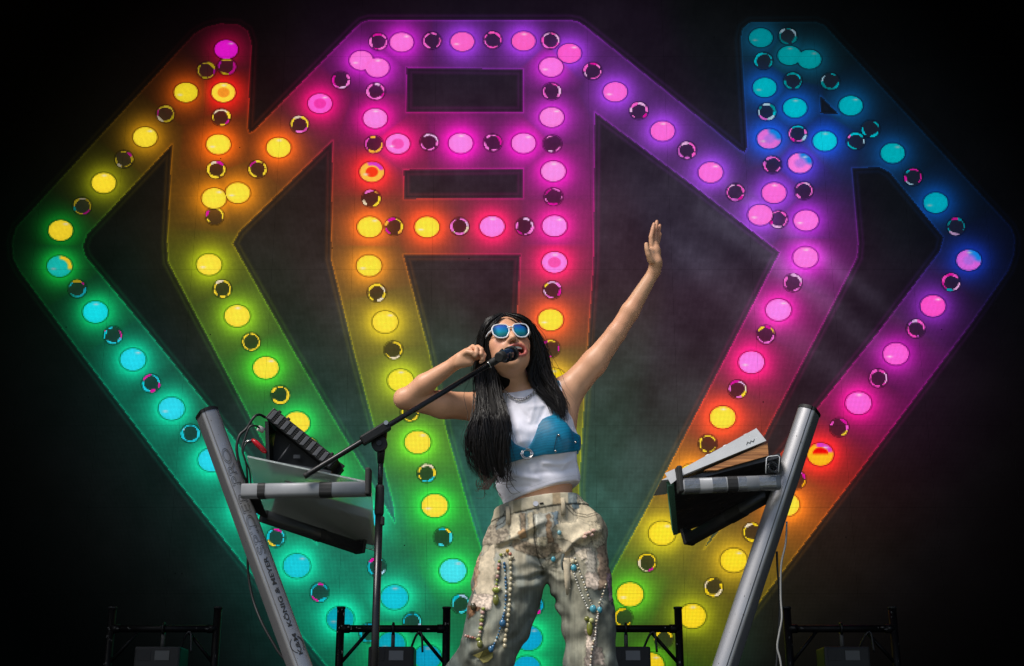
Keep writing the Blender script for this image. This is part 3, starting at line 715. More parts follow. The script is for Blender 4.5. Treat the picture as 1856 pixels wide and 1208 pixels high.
# black keyboard lying on the arms, green glitter end
kp, kn = sheet_pts([(1222, 879), (1416, 829), (1412, 902), (1229, 968)], (-.30, -.32, .20))
kb = thing('black_keyboard', lerp(kp[0], kp[2], .5), 'black keyboard seen from below with a green glitter end panel', 'keyboard')
m_under = mat('scuffed_black_underside', (.020, .020, .022, 1), .42, noise=.5, nscale=14, rvar=.2)
MB().hexa(kp + [q + kn * .014 for q in kp]).build('chassis', m_under, kb)
m_green = mat('green_glitter', (.005, .13, .07, 1), .3, col2=(.25, .5, .4, 1), nscale=500, bump=1.0, bscale=500)
ev = (kp[0] - kp[1]).normalized()
gq = [kp[0] + ev * .001 - kn * .002, kp[0] + ev * .022 - kn * .001, kp[3] + ev * .018 - kn * .001, kp[3] + ev * .001 - kn * .002]
MB().hexa(gq + [q + kn * .024 for q in gq]).build('end_panel', m_green, kb)
for i, j in ((.08, .12), (.08, .88), (.5, .1), (.92, .2), (.92, .8), (.55, .9), (.3, .35), (.72, .6)):
    c = onsheet(kp, i, j); MB().tube([c - kn * .003, c + kn * .001], .004, 8).build('screw', m_slot, kb)
# white synthesizer with wooden cheek on top
wy = -.33
q0, q1 = P(1222, 868, wy), P(1389, 799, wy)
e, dd, nn = slab_axes(q0, q1); WL = (q1 - q0).length
syn = thing('white_synthesizer', lerp(q0, q1, .5) + dd * .12, 'white synthesizer with an orange wood block under its tilted body', 'synthesizer')
m_white = mat('worn_white_paint', (.62, .63, .66, 1), .38, noise=.12, nscale=12, rvar=.1, bump=.1, bscale=90)
tw = .050
MB().hexa([q0, q1, q1 + nn * tw - e * .012, q0 + nn * tw * .22 - e * .04, q0 + dd * .26, q1 + dd * .26, q1 + nn * tw - e * .012 + dd * .26, q0 + nn * tw * .22 - e * .04 + dd * .26]).build('housing', m_white, syn)
tip0 = q0 - e * .002
MB().hexa([P(1205, 858, wy - .002), P(1223, 850, wy - .002), P(1226, 870, wy - .002), P(1216, 878, wy - .002), P(1205, 858, wy + .24), P(1223, 850, wy + .24), P(1226, 870, wy + .24), P(1216, 878, wy + .24)]).build('front_lip', m_white, syn)
for t_ in (.42, .62, .86): MB().tube([lerp(q0, q1, t_) + nn * (tw * (.3 + .68 * t_)) + dd * .03, lerp(q0, q1, t_) + nn * (tw * (.3 + .68 * t_) + .006) + dd * .03], .007, 10).build('knob', m_white, syn)
sq = MB()
for k in range(5): sq.tube([lerp(q0, q1, .80 + .018 * k) + nn * (.012 + .006 * (k % 2)) - dd * .0008, lerp(q0, q1, .825 + .018 * k) + nn * (.020 - .007 * (k % 2)) - dd * .0008], .0008, 6)
o = sq.build('scribble_mark', m_ink, syn); o['kind'] = 'stuff'
m_wood = bpy.data.materials.new('varnished_wood'); m_wood.use_nodes = True
nt = m_wood.node_tree; b = nt.nodes['Principled BSDF']; b.inputs['Roughness'].default_value = .38
tc = nt.nodes.new('ShaderNodeTexCoord'); mp = nt.nodes.new('ShaderNodeMapping'); mp.inputs['Rotation'].default_value = (0, math.radians(22), 0); mp.inputs['Scale'].default_value = (3, 8, 90)
nz = nt.nodes.new('ShaderNodeTexNoise'); nz.inputs['Scale'].default_value = 1.6; nz.inputs['Detail'].default_value = 8; nz.inputs['Distortion'].default_value = .6
rp_ = nt.nodes.new('ShaderNodeValToRGB'); rp_.color_ramp.elements[0].color = (.20, .075, .022, 1); rp_.color_ramp.elements[1].color = (.55, .24, .08, 1)
rp_.color_ramp.elements[0].position = .35; rp_.color_ramp.elements[1].position = .62
nt.links.new(tc.outputs['Object'], mp.inputs[0]); nt.links.new(mp.outputs[0], nz.inputs[0]); nt.links.new(nz.outputs[0], rp_.inputs[0]); nt.links.new(rp_.outputs[0], b.inputs[0])
wp = [P(1276, 853, wy + .006), P(1391, 803, wy + .006), P(1393, 826, wy + .006), P(1300, 852, wy + .006)]
MB().hexa(wp + [q + Vector((0, .22, 0)) for q in wp]).build('wood_block', m_wood, syn)
# clear bracket by the column, cable tie, hanging cables
m_clear = mat('thin_clear_acrylic', (.97, .98, .98, 1), .03); q_ = m_clear.node_tree.nodes['Principled BSDF']; q_.inputs['Transmission Weight'].default_value = 1; q_.inputs['IOR'].default_value = 1.12
cb = [P(1389, 828, -.36), P(1413, 826, -.36), P(1411, 856, -.36), P(1388, 858, -.36)]
MB_c = MB().hexa(cb + [q + Vector((0, .004, 0)) for q in cb]).build('acrylic_offcut', m_clear); tag(MB_c, 'small clear acrylic offcut beside the right column', 'acrylic plate')
rim = MB().tube([cb[3], cb[0] + Vector((0, 0, -.006)), cb[0] + Vector((.006, 0, 0)), cb[1] + Vector((-.006, 0, 0)), cb[1] + Vector((0, 0, -.006)), cb[2]], .0016, 6)
rim.build('polished_edge', m_white, MB_c)
tag(MB().ring(P(1401, 848, -.35), .016, .0045, (0.3, -1, .2), 20, 8).build('cable_loop', M_CABLE), 'small black cable loop between the right arm and column', 'cable')
tag(MB().tube(spline([P(1426, 946, KY - .01), P(1424, 985, KY - .02), P(1416, 1025, KY - .02), P(1415, 1080, KY - .02), P(1417, 1120, KY - .03), P(1412, 1150, KY - .03), P(1409, 1175, KY - .03), P(1416, 1210, KY - .03), P(1425, 1330, KY - .02), P(1405, 1458, KY - .01)], 10), .0032, 8).build('stand_cable', mat('pale_grey_cable', (.20, .20, .195, 1), .5)), 'pale grey cable hanging loose below the right column', 'cable', 'cables at the right keyboard stand')
tag(MB().tube(spline([P(1408, 1000, KY + .04), P(1409, 1030, KY + .05), P(1413, 1085, KY + .05), P(1411, 1150, KY + .05), P(1400, 1300, KY + .05), P(1390, 1450, KY + .04)], 10), .0036, 8).build('stand_cable', M_CABLE), 'black cable hanging close behind the right column', 'cable', 'cables at the right keyboard stand')

# ------------------------------------------------------------------ microphone stand with boom, microphone
MY = -.30
ms = thing('microphone_stand', (P(677, 1208, MY).x, MY, 0), 'black boom microphone stand reaching up to the singer\'s mouth', 'microphone stand')
px_ = P(682, 1100, MY).x
def pv(v): return P(682, v, MY).z
mst = mat('black_satin_tube', (.016, .016, .018, 1), .28, metal=.5, rvar=.08, nscale=30)
MB().tube([(px_, MY, .10), (px_, MY, pv(926))], .0125, 16).build('lower_tube', mst, ms)
MB().tube([(px_, MY, pv(934)), (px_, MY, pv(930)), (px_, MY, pv(884)), (px_, MY, pv(880))], [.0135, .0155, .0145, .012], 16).build('height_clutch', M_RUBBER, ms)
MB().tube([(px_, MY, pv(900)), (px_, MY, pv(822))], .0085, 14).build('upper_tube', mst, ms)
MB().tube([(px_, MY, pv(840)), (px_, MY, pv(822)), (px_, MY, pv(812))], [.0105, .013, .0145], 14).build('collar', M_BLACK, ms)
MB().box((px_ + .012, MY - .003, pv(945)), .012, .02, .028, bev=.004).build('clamp_knob', M_RUBBER, ms)
for k in range(3):
    a = math.radians(90 + 120 * k); dx, dy = math.cos(a), math.sin(a)
    f = MB().tube([(px_, MY, .14), (px_ + dx * .12, MY + dy * .12, .11), (px_ + dx * .33, MY + dy * .33, .018)], .010, 10).build('leg', mst, ms)
    MB().ball((px_ + dx * .335, MY + dy * .335, .017), .016, 8, 6).build('rubber_foot', M_RUBBER, f)
MB().tube([(px_, MY, .08), (px_, MY, .17)], .02, 14).build('leg_hub', M_BLACK, ms)
ba, bb = P(553, 863, MY - .075), P(893, 657, -.295)
be = (bb - ba).normalized(); bl = (bb - ba).length
MB().tube([ba, ba + be * .004, bb], [.0075, .009, .009], 14).build('boom', mst, ms)
MB().tube([ba - be * .004, ba + be * .012], .0096, 14).build('end_plug', M_RUBBER, ms)
bu = Vector((0, 0, 1)); bu = (bu - be * bu.dot(be)).normalized(); bs = be.cross(bu)
tj = (P(684, 784, MY - .09) - ba).dot(be)
MB().box(ba + be * tj, .105, .030, .033, (be, bs, bu), .006).build('boom_clutch', M_BLACK, ms)
jc = ba + be * tj
jn = MB().tube([jc + Vector((.012, .012, -.030)), jc + Vector((.012, .034, -.030))], .026, 18); jn.build('pivot_disc', M_BLACK, ms)
MB().tube([jc + Vector((.012, .008, -.030)), jc + Vector((.012, .013, -.030))], .009, 12).build('pivot_bolt', mst, ms)
MB().hexa([jc + Vector((-.012, .012, -.005)), jc + Vector((.036, .012, .008)), jc + Vector((.036, .034, .008)), jc + Vector((-.012, .034, -.005)), Vector((px_ - .011, MY - .01, pv(815))), Vector((px_ + .011, MY - .01, pv(815))), Vector((px_ + .011, MY + .012, pv(815))), Vector((px_ - .011, MY + .012, pv(815)))]).build('pivot_yoke', M_BLACK, ms)
sw = ba + be * (tj + .045) + bu * .004 - bs * 0
MB().tube([sw + Vector((0, -.014, .004)), sw + Vector((0, -.019, .004))], .0075, 12).build('screw_head', mat('bright_screw', (.35, .35, .35, 1), .3, metal=1), ms)
cl0, cl1 = bb - be * .016, bb + be * .052
MB().tube([cl0, cl0 + be * .02, cl1], [.0115, .0135, .0115], 14).build('clip_joint', M_RUBBER, ms)
MB().ring(cl0, .011, .002, be, 18, 6).build('clip_washer', mat('steel_washer', (.5, .5, .5, 1), .25, metal=1), ms)
# microphone: back end toward the camera, grille at the lips
m0, m1 = P(904, 648, -.325), P(934, 639, -.200)
me_ = (m1 - m0).normalized()
mic = thing('microphone', m0, 'dark blue and black handheld microphone on the boom at the singer\'s mouth', 'microphone')
m_micb = mat('blue_black_lacquer', (.010, .022, .05, 1), .22, coat=.4)
LM = (m1 - m0).length
MB().tube([m0, m0 + me_ * .004, m0 + me_ * .025, m0 + me_ * .03], [.014, .0175, .0185, .0185], 20).build('end_cap', M_RUBBER, mic)
MB().tube([m0 + me_ * .0285, m0 + me_ * .034, m0 + me_ * .085, m0 + me_ * .092], [.018, .0188, .0205, .0215], 20).build('body', m_micb, mic)
MB().tube([m0 + me_ * .091, m0 + me_ * .093, m0 + me_ * .100, m0 + me_ * .102], [.0235, .0252, .0252, .0235], 20).build('grille_ring', M_BLACKMETAL, mic)
m_gr = mat('steel_mesh_grille', (.06, .065, .07, 1), .42, metal=.8, bump=1.0, bscale=900, noise=.6, nscale=700)
MB().tube([m0 + me_ * (.1015 + q) for q in (0, .006, .016, .026, .033, .036)], [.024, .0262, .0262, .022, .012, .003], 20).build('grille', m_gr, mic)
for s_ in (.42, -.42):
    pass
MB().ring(m0 + me_ * .055 , .0212, .0042, me_, 20, 8, .3, 5.2).build('clip_ring', M_RUBBER, ms)
MB().tube([cl1 - be * .012, m0 + me_ * .055 - Vector((0, 0, .021))], [.010, .008], 10).build('clip_neck', M_RUBBER, ms)
# ------------------------------------------------------------------ the singer: fields, surfaces, clothes, hair
class Field:
    """signed distances on a grid; shapes are blended in, then skinned as one surface"""
    def __init__(s, lo, hi, h):
        s.h = h; s.lo = np.array(lo, np.float64); n = np.ceil((np.array(hi) - s.lo) / h).astype(int) + 1
        s.ax = [s.lo[k] + np.arange(n[k]) * h for k in range(3)]
        s.F = np.full(tuple(n), .06, np.float32)
    def sub(s, lo, hi):
        sl = []
        for k in range(3):
            a = max(0, int((lo[k] - s.lo[k]) / s.h)); b = min(len(s.ax[k]), int((hi[k] - s.lo[k]) / s.h) + 2)
            sl.append(slice(a, max(b, a)))
        g = [s.ax[0][sl[0]][:, None, None].astype(np.float32), s.ax[1][sl[1]][None, :, None].astype(np.float32), s.ax[2][sl[2]][None, None, :].astype(np.float32)]
        return tuple(sl), g
    def blend(s, sl, d, k):
        f = s.F[sl]
        if k > 0:
            hh = np.clip(.5 + .5 * (f - d) / k, 0, 1); s.F[sl] = f * (1 - hh) + d * hh - k * hh * (1 - hh)
        else: s.F[sl] = np.minimum(f, d)
    def cap(s, a, b, ra, rb=None, k=.02, sy=1.0):
        """tapered capsule; sy stretches its depth"""
        rb = ra if rb is None else rb; a = np.array(a, float); b = np.array(b, float); m = max(ra, rb) * max(1, sy) + .06
        sl, (X, Y, Z) = s.sub(np.minimum(a, b) - m, np.maximum(a, b) + m)
        e = b - a; L = (e * e).sum()
        t = np.clip(((X - a[0]) * e[0] + (Y - a[1]) * e[1] + (Z - a[2]) * e[2]) / L, 0, 1)
        d = np.sqrt((X - a[0] - t * e[0]) ** 2 + ((Y - a[1] - t * e[1]) / sy) ** 2 + (Z - a[2] - t * e[2]) ** 2) - (ra + (rb - ra) * t)
        s.blend(sl, d.astype(np.float32), k); return s
    def chain(s, pts, rs, k=.02, sy=1.0):
        for i in range(len(pts) - 1): s.cap(pts[i], pts[i + 1], rs[i], rs[i + 1], k, sy)
        return s
    def ell(s, c, r, k=.02, R=None, cut=False):
        """ellipsoid; R rows are its axes"""
        c = np.array(c, float); r = np.array(r, float); m = r.max() + .06
        sl, (X, Y, Z) = s.sub(c - m, c + m); X = X - c[0]; Y = Y - c[1]; Z = Z - c[2]
        if R is not None: X, Y, Z = (R[i][0] * X + R[i][1] * Y + R[i][2] * Z for i in range(3))
        k0 = np.sqrt((X / r[0]) ** 2 + (Y / r[1]) ** 2 + (Z / r[2]) ** 2); k1 = np.sqrt((X / r[0] ** 2) ** 2 + (Y / r[1] ** 2) ** 2 + (Z / r[2] ** 2) ** 2)
        d = (k0 * (k0 - 1) / np.maximum(k1, 1e-6)).astype(np.float32)
        if cut:
            f = s.F[sl]
            if k > 0:
                hh = np.clip(.5 - .5 * (f + d) / k, 0, 1); s.F[sl] = f * (1 - hh) - d * hh + k * hh * (1 - hh)
            else: s.F[sl] = np.maximum(f, -d)
        else: s.blend(sl, d, k)
        return s
    def shell(s, w=.03):
        i = np.nonzero(np.abs(s.F) < w); return i, s.ax[0][i[0]], s.ax[1][i[1]], s.ax[2][i[2]]
    def grid(s): return s.ax[0][:, None, None], s.ax[1][None, :, None], s.ax[2][None, None, :]
    def skin(s, it=2):
        F = s.F; neg = F < 0
        n = F.shape; cell = np.zeros(tuple(k - 1 for k in n), np.int8)
        for dx in (0, 1):
            for dy in (0, 1):
                for dz in (0, 1): cell += neg[dx:n[0] - 1 + dx, dy:n[1] - 1 + dy, dz:n[2] - 1 + dz]
        act = (cell > 0) & (cell < 8); idx = np.full(act.shape, -1, np.int32); ii = np.argwhere(act); idx[act] = np.arange(len(ii))
        acc = np.zeros((len(ii), 3)); cnt = np.zeros(len(ii))
        c8 = [(dx, dy, dz) for dx in (0, 1) for dy in (0, 1) for dz in (0, 1)]
        val = {c: F[ii[:, 0] + c[0], ii[:, 1] + c[1], ii[:, 2] + c[2]] for c in c8}
        for a in c8:
            for k in range(3):
                if a[k] == 0:
                    b = list(a); b[k] = 1; b = tuple(b); fa, fb = val[a], val[b]; m = (fa < 0) != (fb < 0)
                    t = np.where(m, fa / np.where(m, fa - fb, 1), 0); p = np.array(a, float)[None] + np.zeros((len(ii), 3)); p[:, k] += t
                    acc += p * m[:, None]; cnt += m
        V = (ii + acc / cnt[:, None]) * s.h + s.lo
        Q = []
        for k in range(3):
            o = [(1, 2), (2, 0), (0, 1)][k]
            sa = [slice(None)] * 3; sb = [slice(None)] * 3; sa[k] = slice(0, -1); sb[k] = slice(1, None)
            na, nb = neg[tuple(sa)], neg[tuple(sb)]
            e = np.argwhere(na != nb); e = e[(e[:, o[0]] > 0) & (e[:, o[1]] > 0) & (e[:, o[0]] < n[o[0]] - 1) & (e[:, o[1]] < n[o[1]] - 1)]
            up = na[tuple(e.T)]
            d0 = np.zeros(3, int); d0[o[0]] = 1; d1 = np.zeros(3, int); d1[o[1]] = 1
            g = lambda q: idx[tuple(q.T)]
            q = np.stack([g(e - d0 - d1), g(e - d1), g(e), g(e - d0)], 1)
            q[~up] = q[~up][:, ::-1]; Q.append(q)
        Q = np.vstack(Q); Q = Q[(Q >= 0).all(1)]
        for _ in range(it):
            S = np.zeros_like(V); c = np.zeros(len(V))
            for a, b in ((0, 1), (1, 2), (2, 3), (3, 0)):
                for k in range(3): S[:, k] += np.bincount(Q[:, a], V[Q[:, b], k], len(V)) + np.bincount(Q[:, b], V[Q[:, a], k], len(V))
                c += np.bincount(Q[:, a], minlength=len(V)) + np.bincount(Q[:, b], minlength=len(V))
            V = V * .45 + .55 * S / np.maximum(c, 1)[:, None]
        return V, Q
def mesh_obj(name, V, Q, m, parent, cols=None):
    me = bpy.data.meshes.new(name); me.vertices.add(len(V)); me.vertices.foreach_set('co', V.astype(np.float32).ravel())
    me.loops.add(Q.size); me.loops.foreach_set('vertex_index', Q.ravel().astype(np.int32))
    me.polygons.add(len(Q)); me.polygons.foreach_set('loop_start', np.arange(0, Q.size, Q.shape[1], dtype=np.int32))
    me.polygons.foreach_set('use_smooth', np.ones(len(Q), bool)); me.update(calc_edges=True); me.validate()
    if cols is not None:
        at = me.attributes.new('tint', 'FLOAT_COLOR', 'POINT'); c = np.ones((len(V), 4), np.float32); c[:, :3] = cols; at.data.foreach_set('color', c.ravel())
    me.materials.append(m); return link(name, me, parent)
def tint_mat(name, rough, bump=0., bscale=300., noise=.0, nscale=40., spec=.5, sss=0.0, sheen=0.0):
    m = mat(name, (.5, .5, .5, 1), rough, bump=bump, bscale=bscale, spec=spec); nt = m.node_tree; b = nt.nodes['Principled BSDF']
    at = nt.nodes.new('ShaderNodeAttribute'); at.attribute_name = 'tint'
    if noise:
        tc = nt.nodes.new('ShaderNodeTexCoord'); n = nt.nodes.new('ShaderNodeTexNoise'); n.inputs['Scale'].default_value = nscale; n.inputs['Detail'].default_value = 5
        nt.links.new(tc.outputs['Object'], n.inputs['Vector'])
        mr = nt.nodes.new('ShaderNodeMapRange'); mr.inputs[1].default_value = .3; mr.inputs[2].default_value = .7; mr.inputs[3].default_value = 1 - noise; mr.inputs[4].default_value = 1 + noise
        nt.links.new(n.outputs[0], mr.inputs[0])
        ml = nt.nodes.new('ShaderNodeVectorMath'); ml.operation = 'SCALE'; nt.links.new(at.outputs['Color'], ml.inputs[0]); nt.links.new(mr.outputs[0], ml.inputs[3])
        nt.links.new(ml.outputs[0], b.inputs['Base Color'])
    else: nt.links.new(at.outputs['Color'], b.inputs['Base Color'])
    if sss: b.inputs['Subsurface Weight'].default_value = sss; b.inputs['Subsurface Radius'].default_value = (.02, .008, .004); b.inputs['Subsurface Scale'].default_value = .4
    if sheen: b.inputs['Sheen Weight'].default_value = sheen
    return m
def noise3(X, Y, Z, seed=0):
    def h(a, b, c):
        q = (a * 374761393 + b * 668265263 + c * 1440662683 + seed * 974711) & 0xffffffff; q = ((q ^ (q >> 13)) * 1274126177) & 0xffffffff; q = ((q ^ (q >> 16)) * 2246822519) & 0xffffffff
        return ((q ^ (q >> 15)) & 4095) / 4095.0
    i, j, k = (np.floor(q).astype(np.int64) for q in (X, Y, Z)); f = [q - np.floor(q) for q in (X, Y, Z)]; f = [q * q * (3 - 2 * q) for q in f]
    r = 0
    for a in (0, 1):
        for b in (0, 1):
            for c in (0, 1):
                r = r + h(i + a, j + b, k + c) * (f[0] if a else 1 - f[0]) * (f[1] if b else 1 - f[1]) * (f[2] if c else 1 - f[2])
    return r

person = thing('person', (P(980, 1000, 0).x, 0, 0), 'woman singing, one arm raised, in mirrored sunglasses, white crop top, blue bralette and patched jeans', 'person')

# ---- key points
S1, E1, W1 = P(868, 738, .02), P(736, 724, -.06), P(826, 658, -.13)          # arm bent up beside the head
S2, E2, W2 = P(1032, 708, .03), P(1117, 604, -.02), P(1186, 492, -.06)       # raised arm
NB_ = P(947, 722, .035)
# ---- head frame
def rotv(v, ax, a): return Matrix.Rotation(a, 3, ax) @ v
hF, hU, hX = Vector((0, -1, 0)), Vector((0, 0, 1)), Vector((1, 0, 0))
for axis, ang in ((Vector((1, 0, 0)), math.radians(-13)),):
    hF, hU, hX = (rotv(q, axis, ang) for q in (hF, hU, hX))
ax_ = hU.copy(); hF, hX = rotv(hF, ax_, math.radians(11)), rotv(hX, ax_, math.radians(11))
ax_ = hF.copy(); hU, hX = rotv(hU, ax_, math.radians(9)), rotv(hX, ax_, math.radians(9))
HS = 1.05
HC = P(926, 603, -.155) - hF * .098 * HS
HR = np.array([hX, hF, hU])
def hd(x, f, u): return HC + (hX * x + hF * f + hU * u) * HS
def hell(F, c, r, k=.015, cut=False): F.ell(hd(*c), [q * HS for q in r], k, HR, cut)

# ---- body
H = .0035
bd = Field((-.47, -.30, -.01), (.62, .26, 2.08), H)
bd.ell(P(962, 785, .01), (.138, .098, .19), .03)
bd.ell(P(972, 885, .01), (.126, .086, .12), .05)
bd.ell(P(985, 965, .02), (.155, .105, .12), .05)
bd.ell(P(1003, 798, -.075), (.056, .05, .056), .04); bd.ell(P(925, 802, -.075), (.056, .05, .056), .04)
bd.cap(NB_ - Vector((0, 0, .03)), S1 + Vector((.02, 0, 0)), .055, .050, .04); bd.cap(NB_ - Vector((0, 0, .03)), S2 + Vector((-.03, 0, -.01)), .055, .052, .04)
bd.cap(S2 + Vector((-.01, .0, -.02)), P(1018, 790, .02), .05, .046, .045)
bd.cap(S1 + Vector((.02, .0, -.01)), P(900, 800, .02), .05, .05, .045)
mid1 = (S1 + E1) / 2
bd.chain([S1, mid1 + Vector((0, 0, -.006)), E1], [.052, .047, .037], .02)
bd.chain([E1, E1 * .62 + W1 * .38 + Vector((-.002, 0, .004)), W1], [.035, .036, .023], .012)
bd.ell(E1 + Vector((-.016, .0, .004)), (.026, .028, .03), .02)
m2a = S2 * .5 + E2 * .5 + Vector((.004, 0, -.004))
bd.chain([S2, m2a, E2], [.054, .045, .035], .02)
bd.chain([E2, E2 * .66 + W2 * .34 + Vector((.003, 0, .002)), W2], [.034, .0335, .0215], .012)
# legs inside the jeans
KL, KR_ = P(897, 1150, -.02), P(1068, 1170, -.01)
AL, AR = Vector((P(845, 1430, .12).x, .14, .10)), Vector((P(1078, 1430, .02).x, .04, .10))
bd.chain([P(935, 1000, .02), KL, AL], [.085, .050, .042], .04); bd.chain([P(1040, 1000, .02), KR_, AR], [.085, .050, .042], .04)
# neck + head
bd.chain([NB_ + Vector((0, .01, -.02)), hd(0, -.005, -.06)], [.060, .051], .03)
hell(bd, (0, -.014, .030), (.074, .093, .086), .02)
hell(bd, (0, .030, -.022), (.066, .064, .084), .03)
hell(bd, (0, .036, -.078), (.051, .046, .036), .03)
hell(bd, (0, .074, -.103), (.020, .016, .017), .025)
for s_ in (-1, 1):
    hell(bd, (s_ * .043, .062, -.024), (.024, .022, .024), .025)
    hell(bd, (s_ * .033, .058, -.066), (.022, .026, .03), .03)
    hell(bd, (s_ * .074, -.008, -.004), (.008, .020, .032), .008)
    hell(bd, (s_ * .0112, .100, -.031), (.0078, .0105, .0078), .006)
    hell(bd, (s_ * .024, .088, -.046), (.011, .010, .016), .016)
bd.cap(hd(-.03, .086, .018), hd(.03, .086, .018), .012, .012, .02)
bd.chain([hd(0, .088, .012), hd(0, .103, -.012), hd(0, .113, -.028)], [.0080, .0088, .0100], .010)
# open singing mouth
MCX, MCU = .014, -.066
lips = []
for i in range(17):
    a = 2 * math.pi * i / 16; x_ = .0285 * math.cos(a); u_ = .0185 * math.sin(a)
    lips.append(hd(MCX + x_, .0985 - 9 * (x_ + MCX * .6) ** 2 - .004 * abs(math.sin(a)) * (1 if u_ < 0 else -.3), MCU + u_))
for i in range(16): bd.cap(lips[i], lips[i + 1], .0054, .0054, .006)
hell(bd, (MCX, .098, MCU), (.0245, .030, .0145), .004, True)
for s_ in (-1, 1): hell(bd, (s_ * .0065, .113, -.040), (.0036, .008, .0034), .002, True)
# ---- hands
def finger(pts, r0, r1):
    n = len(pts); bd.chain(pts, [r0 + (r1 - r0) * i / (n - 1) for i in range(n)], .0015)
# raised open hand, seen nearly edge on
hY = -.07
bd.chain([W2, P(1189, 478, hY), P(1187, 456, hY), P(1186, 444, hY - .004)], [.021, .0215, .019, .015], .012, 1.35)
bd.chain([P(1180, 470, hY - .02), P(1178, 456, hY - .024)], [.0155, .014], .01)
finger([P(1181, 446, hY - .02), P(1180, 430, hY - .026), P(1183, 417, hY - .028), P(1185.5, 406.5, hY - .028)], .0098, .0072)
finger([P(1187, 444, hY - .004), P(1187, 426, hY - .008), P(1189, 412, hY - .008), P(1190.5, 402, hY - .006)], .0098, .0072)
finger([P(1190, 446, hY + .012), P(1191, 430, hY + .012), P(1194, 418, hY + .012), P(1196, 409, hY + .014)], .0092, .0068)
finger([P(1191, 452, hY + .028), P(1192, 441, hY + .03), P(1195, 431, hY + .032), P(1197, 424, hY + .034)], .0084, .0062)
finger([P(1181, 474, hY - .03), P(1175, 462, hY - .042), P(1172.5, 452, hY - .048), P(1171.5, 443, hY - .048)], .0112, .0080)
# bent hand beside the head: palm to the viewer, fingers curled in
gY = -.145
bd.chain([W1, P(836, 652, gY), P(848, 646, gY), P(858, 643, gY + .006)], [.0225, .024, .026, .022], .012)
bd.cap(P(832, 660, gY - .006), P(852, 658, gY - .01), .015, .013, .012)
finger([P(848, 636, gY - .004), P(857, 629, gY - .012), P(863.5, 632, gY - .030), P(864, 641, gY - .034)], .0098, .0078)
finger([P(856, 635, gY + .004), P(866, 629.5, gY - .006), P(873, 634, gY - .022), P(872, 643, gY - .026)], .0098, .0078)
finger([P(862, 641, gY + .006), P(873, 637, gY), P(878, 644, gY - .014), P(874, 651, gY - .02)], .0094, .0074)
finger([P(862, 649, gY + .004), P(872, 648, gY - .002), P(876, 653, gY - .012), P(871, 657, gY - .016)], .0086, .0068)
finger([P(838, 644, gY - .018), P(847, 638, gY - .032), P(856, 640, gY - .038), P(861, 646, gY - .036)], .0108, .0082)
V, Q = bd.skin(1)
keep = np.zeros(len(V))                                     # hands and face stay crisp, the rest is smoothed further
for c, rr in ((P(1187, 440, hY), .11), (P(856, 642, gY), .065), (hd(0, .09, -.04), .075)): keep = np.maximum(keep, np.clip(1.4 - np.linalg.norm(V - np.array(c), axis=1) / rr, 0, 1))
for _ in range(9):
    S = np.zeros_like(V); c = np.zeros(len(V))
    for a, b in ((0, 1), (1, 2), (2, 3), (3, 0)):
        for k in range(3): S[:, k] += np.bincount(Q[:, a], V[Q[:, b], k], len(V)) + np.bincount(Q[:, b], V[Q[:, a], k], len(V))
        c += np.bincount(Q[:, a], minlength=len(V)) + np.bincount(Q[:, b], minlength=len(V))
    V = V + ((S / np.maximum(c, 1)[:, None]) - V) * (.5 * (1 - keep))[:, None]
sk = np.array(rgb(216, 161, 127)[:3]); cols = np.repeat(sk[None], len(V), 0)
loc = (V - np.array(HC)) @ HR.T / HS
# own colours of the skin: lips, mouth, cheeks, palms, knuckles
lp = np.array([list(p) for p in lips]); dl = np.min(np.linalg.norm(V[:, None, :] - lp[None], axis=2), 1) if len(V) < 1 else None
near = np.where((np.abs(loc[:, 0]) < .06) & (loc[:, 1] > .04) & (loc[:, 2] < 0) & (loc[:, 2] > -.12))[0]
dl = np.min(np.linalg.norm(V[near][:, None, :] - lp[None], axis=2), 1)
w = np.clip((.0098 - dl) / .003, 0, 1)[:, None]; cols[near] = cols[near] * (1 - w) + np.array(rgb(190, 100, 92)[:3]) * w
e_ = ((loc[near, 0] - MCX) / .0235) ** 2 + ((loc[near, 2] - MCU) / .014) ** 2
w = (np.clip((1.0 - e_) / .2, 0, 1) * (loc[near, 1] < .0965))[:, None]; cols[near] = cols[near] * (1 - w) + np.array(rgb(70, 18, 20)[:3]) * w
for s_ in (-1, 1):
    d2 = ((loc[:, 0] - s_ * .042) / .022) ** 2 + ((loc[:, 2] + .032) / .02) ** 2; w = (np.exp(-d2) * .38 * (loc[:, 1] > .03))[:, None]
    cols = cols * (1 - w) + np.array(rgb(206, 112, 92)[:3]) * w
    d2 = ((loc[:, 0] - s_ * .0065) / .0045) ** 2 + ((loc[:, 2] + .041) / .0042) ** 2; w = (np.exp(-d2) * .8 * (loc[:, 1] > .09))[:, None]
    cols = cols * (1 - w) + np.array(rgb(82, 34, 28)[:3]) * w
for c, rr in ((P(864, 642, gY), .03), (P(1188, 420, hY), .04)):
    w = (np.exp(-(np.linalg.norm(V - np.array(c), axis=1) / rr) ** 2) * .40)[:, None]; cols = cols * (1 - w) + np.array(rgb(214, 130, 104)[:3]) * w
n_ = noise3(V[:, 0] * 45, V[:, 1] * 45, V[:, 2] * 45, 4)[:, None]; cols = cols * (.93 + .14 * n_)
n2_ = noise3(V[:, 0] * 16, V[:, 1] * 16, V[:, 2] * 16, 14)[:, None] - .5; cols = cols * (1 + n2_ * np.array([.06, -.10, -.14]))
for c, rr in ((E1, .045), (E2, .04), (W2, .03)):
    w = (np.exp(-(np.linalg.norm(V - np.array(c), axis=1) / rr) ** 2) * .28)[:, None]; cols = cols * (1 - w) + np.array(rgb(206, 128, 98)[:3]) * w
m_skin = tint_mat('skin', .44, bump=.03, bscale=500, noise=.04, nscale=120, spec=.4, sss=.0)
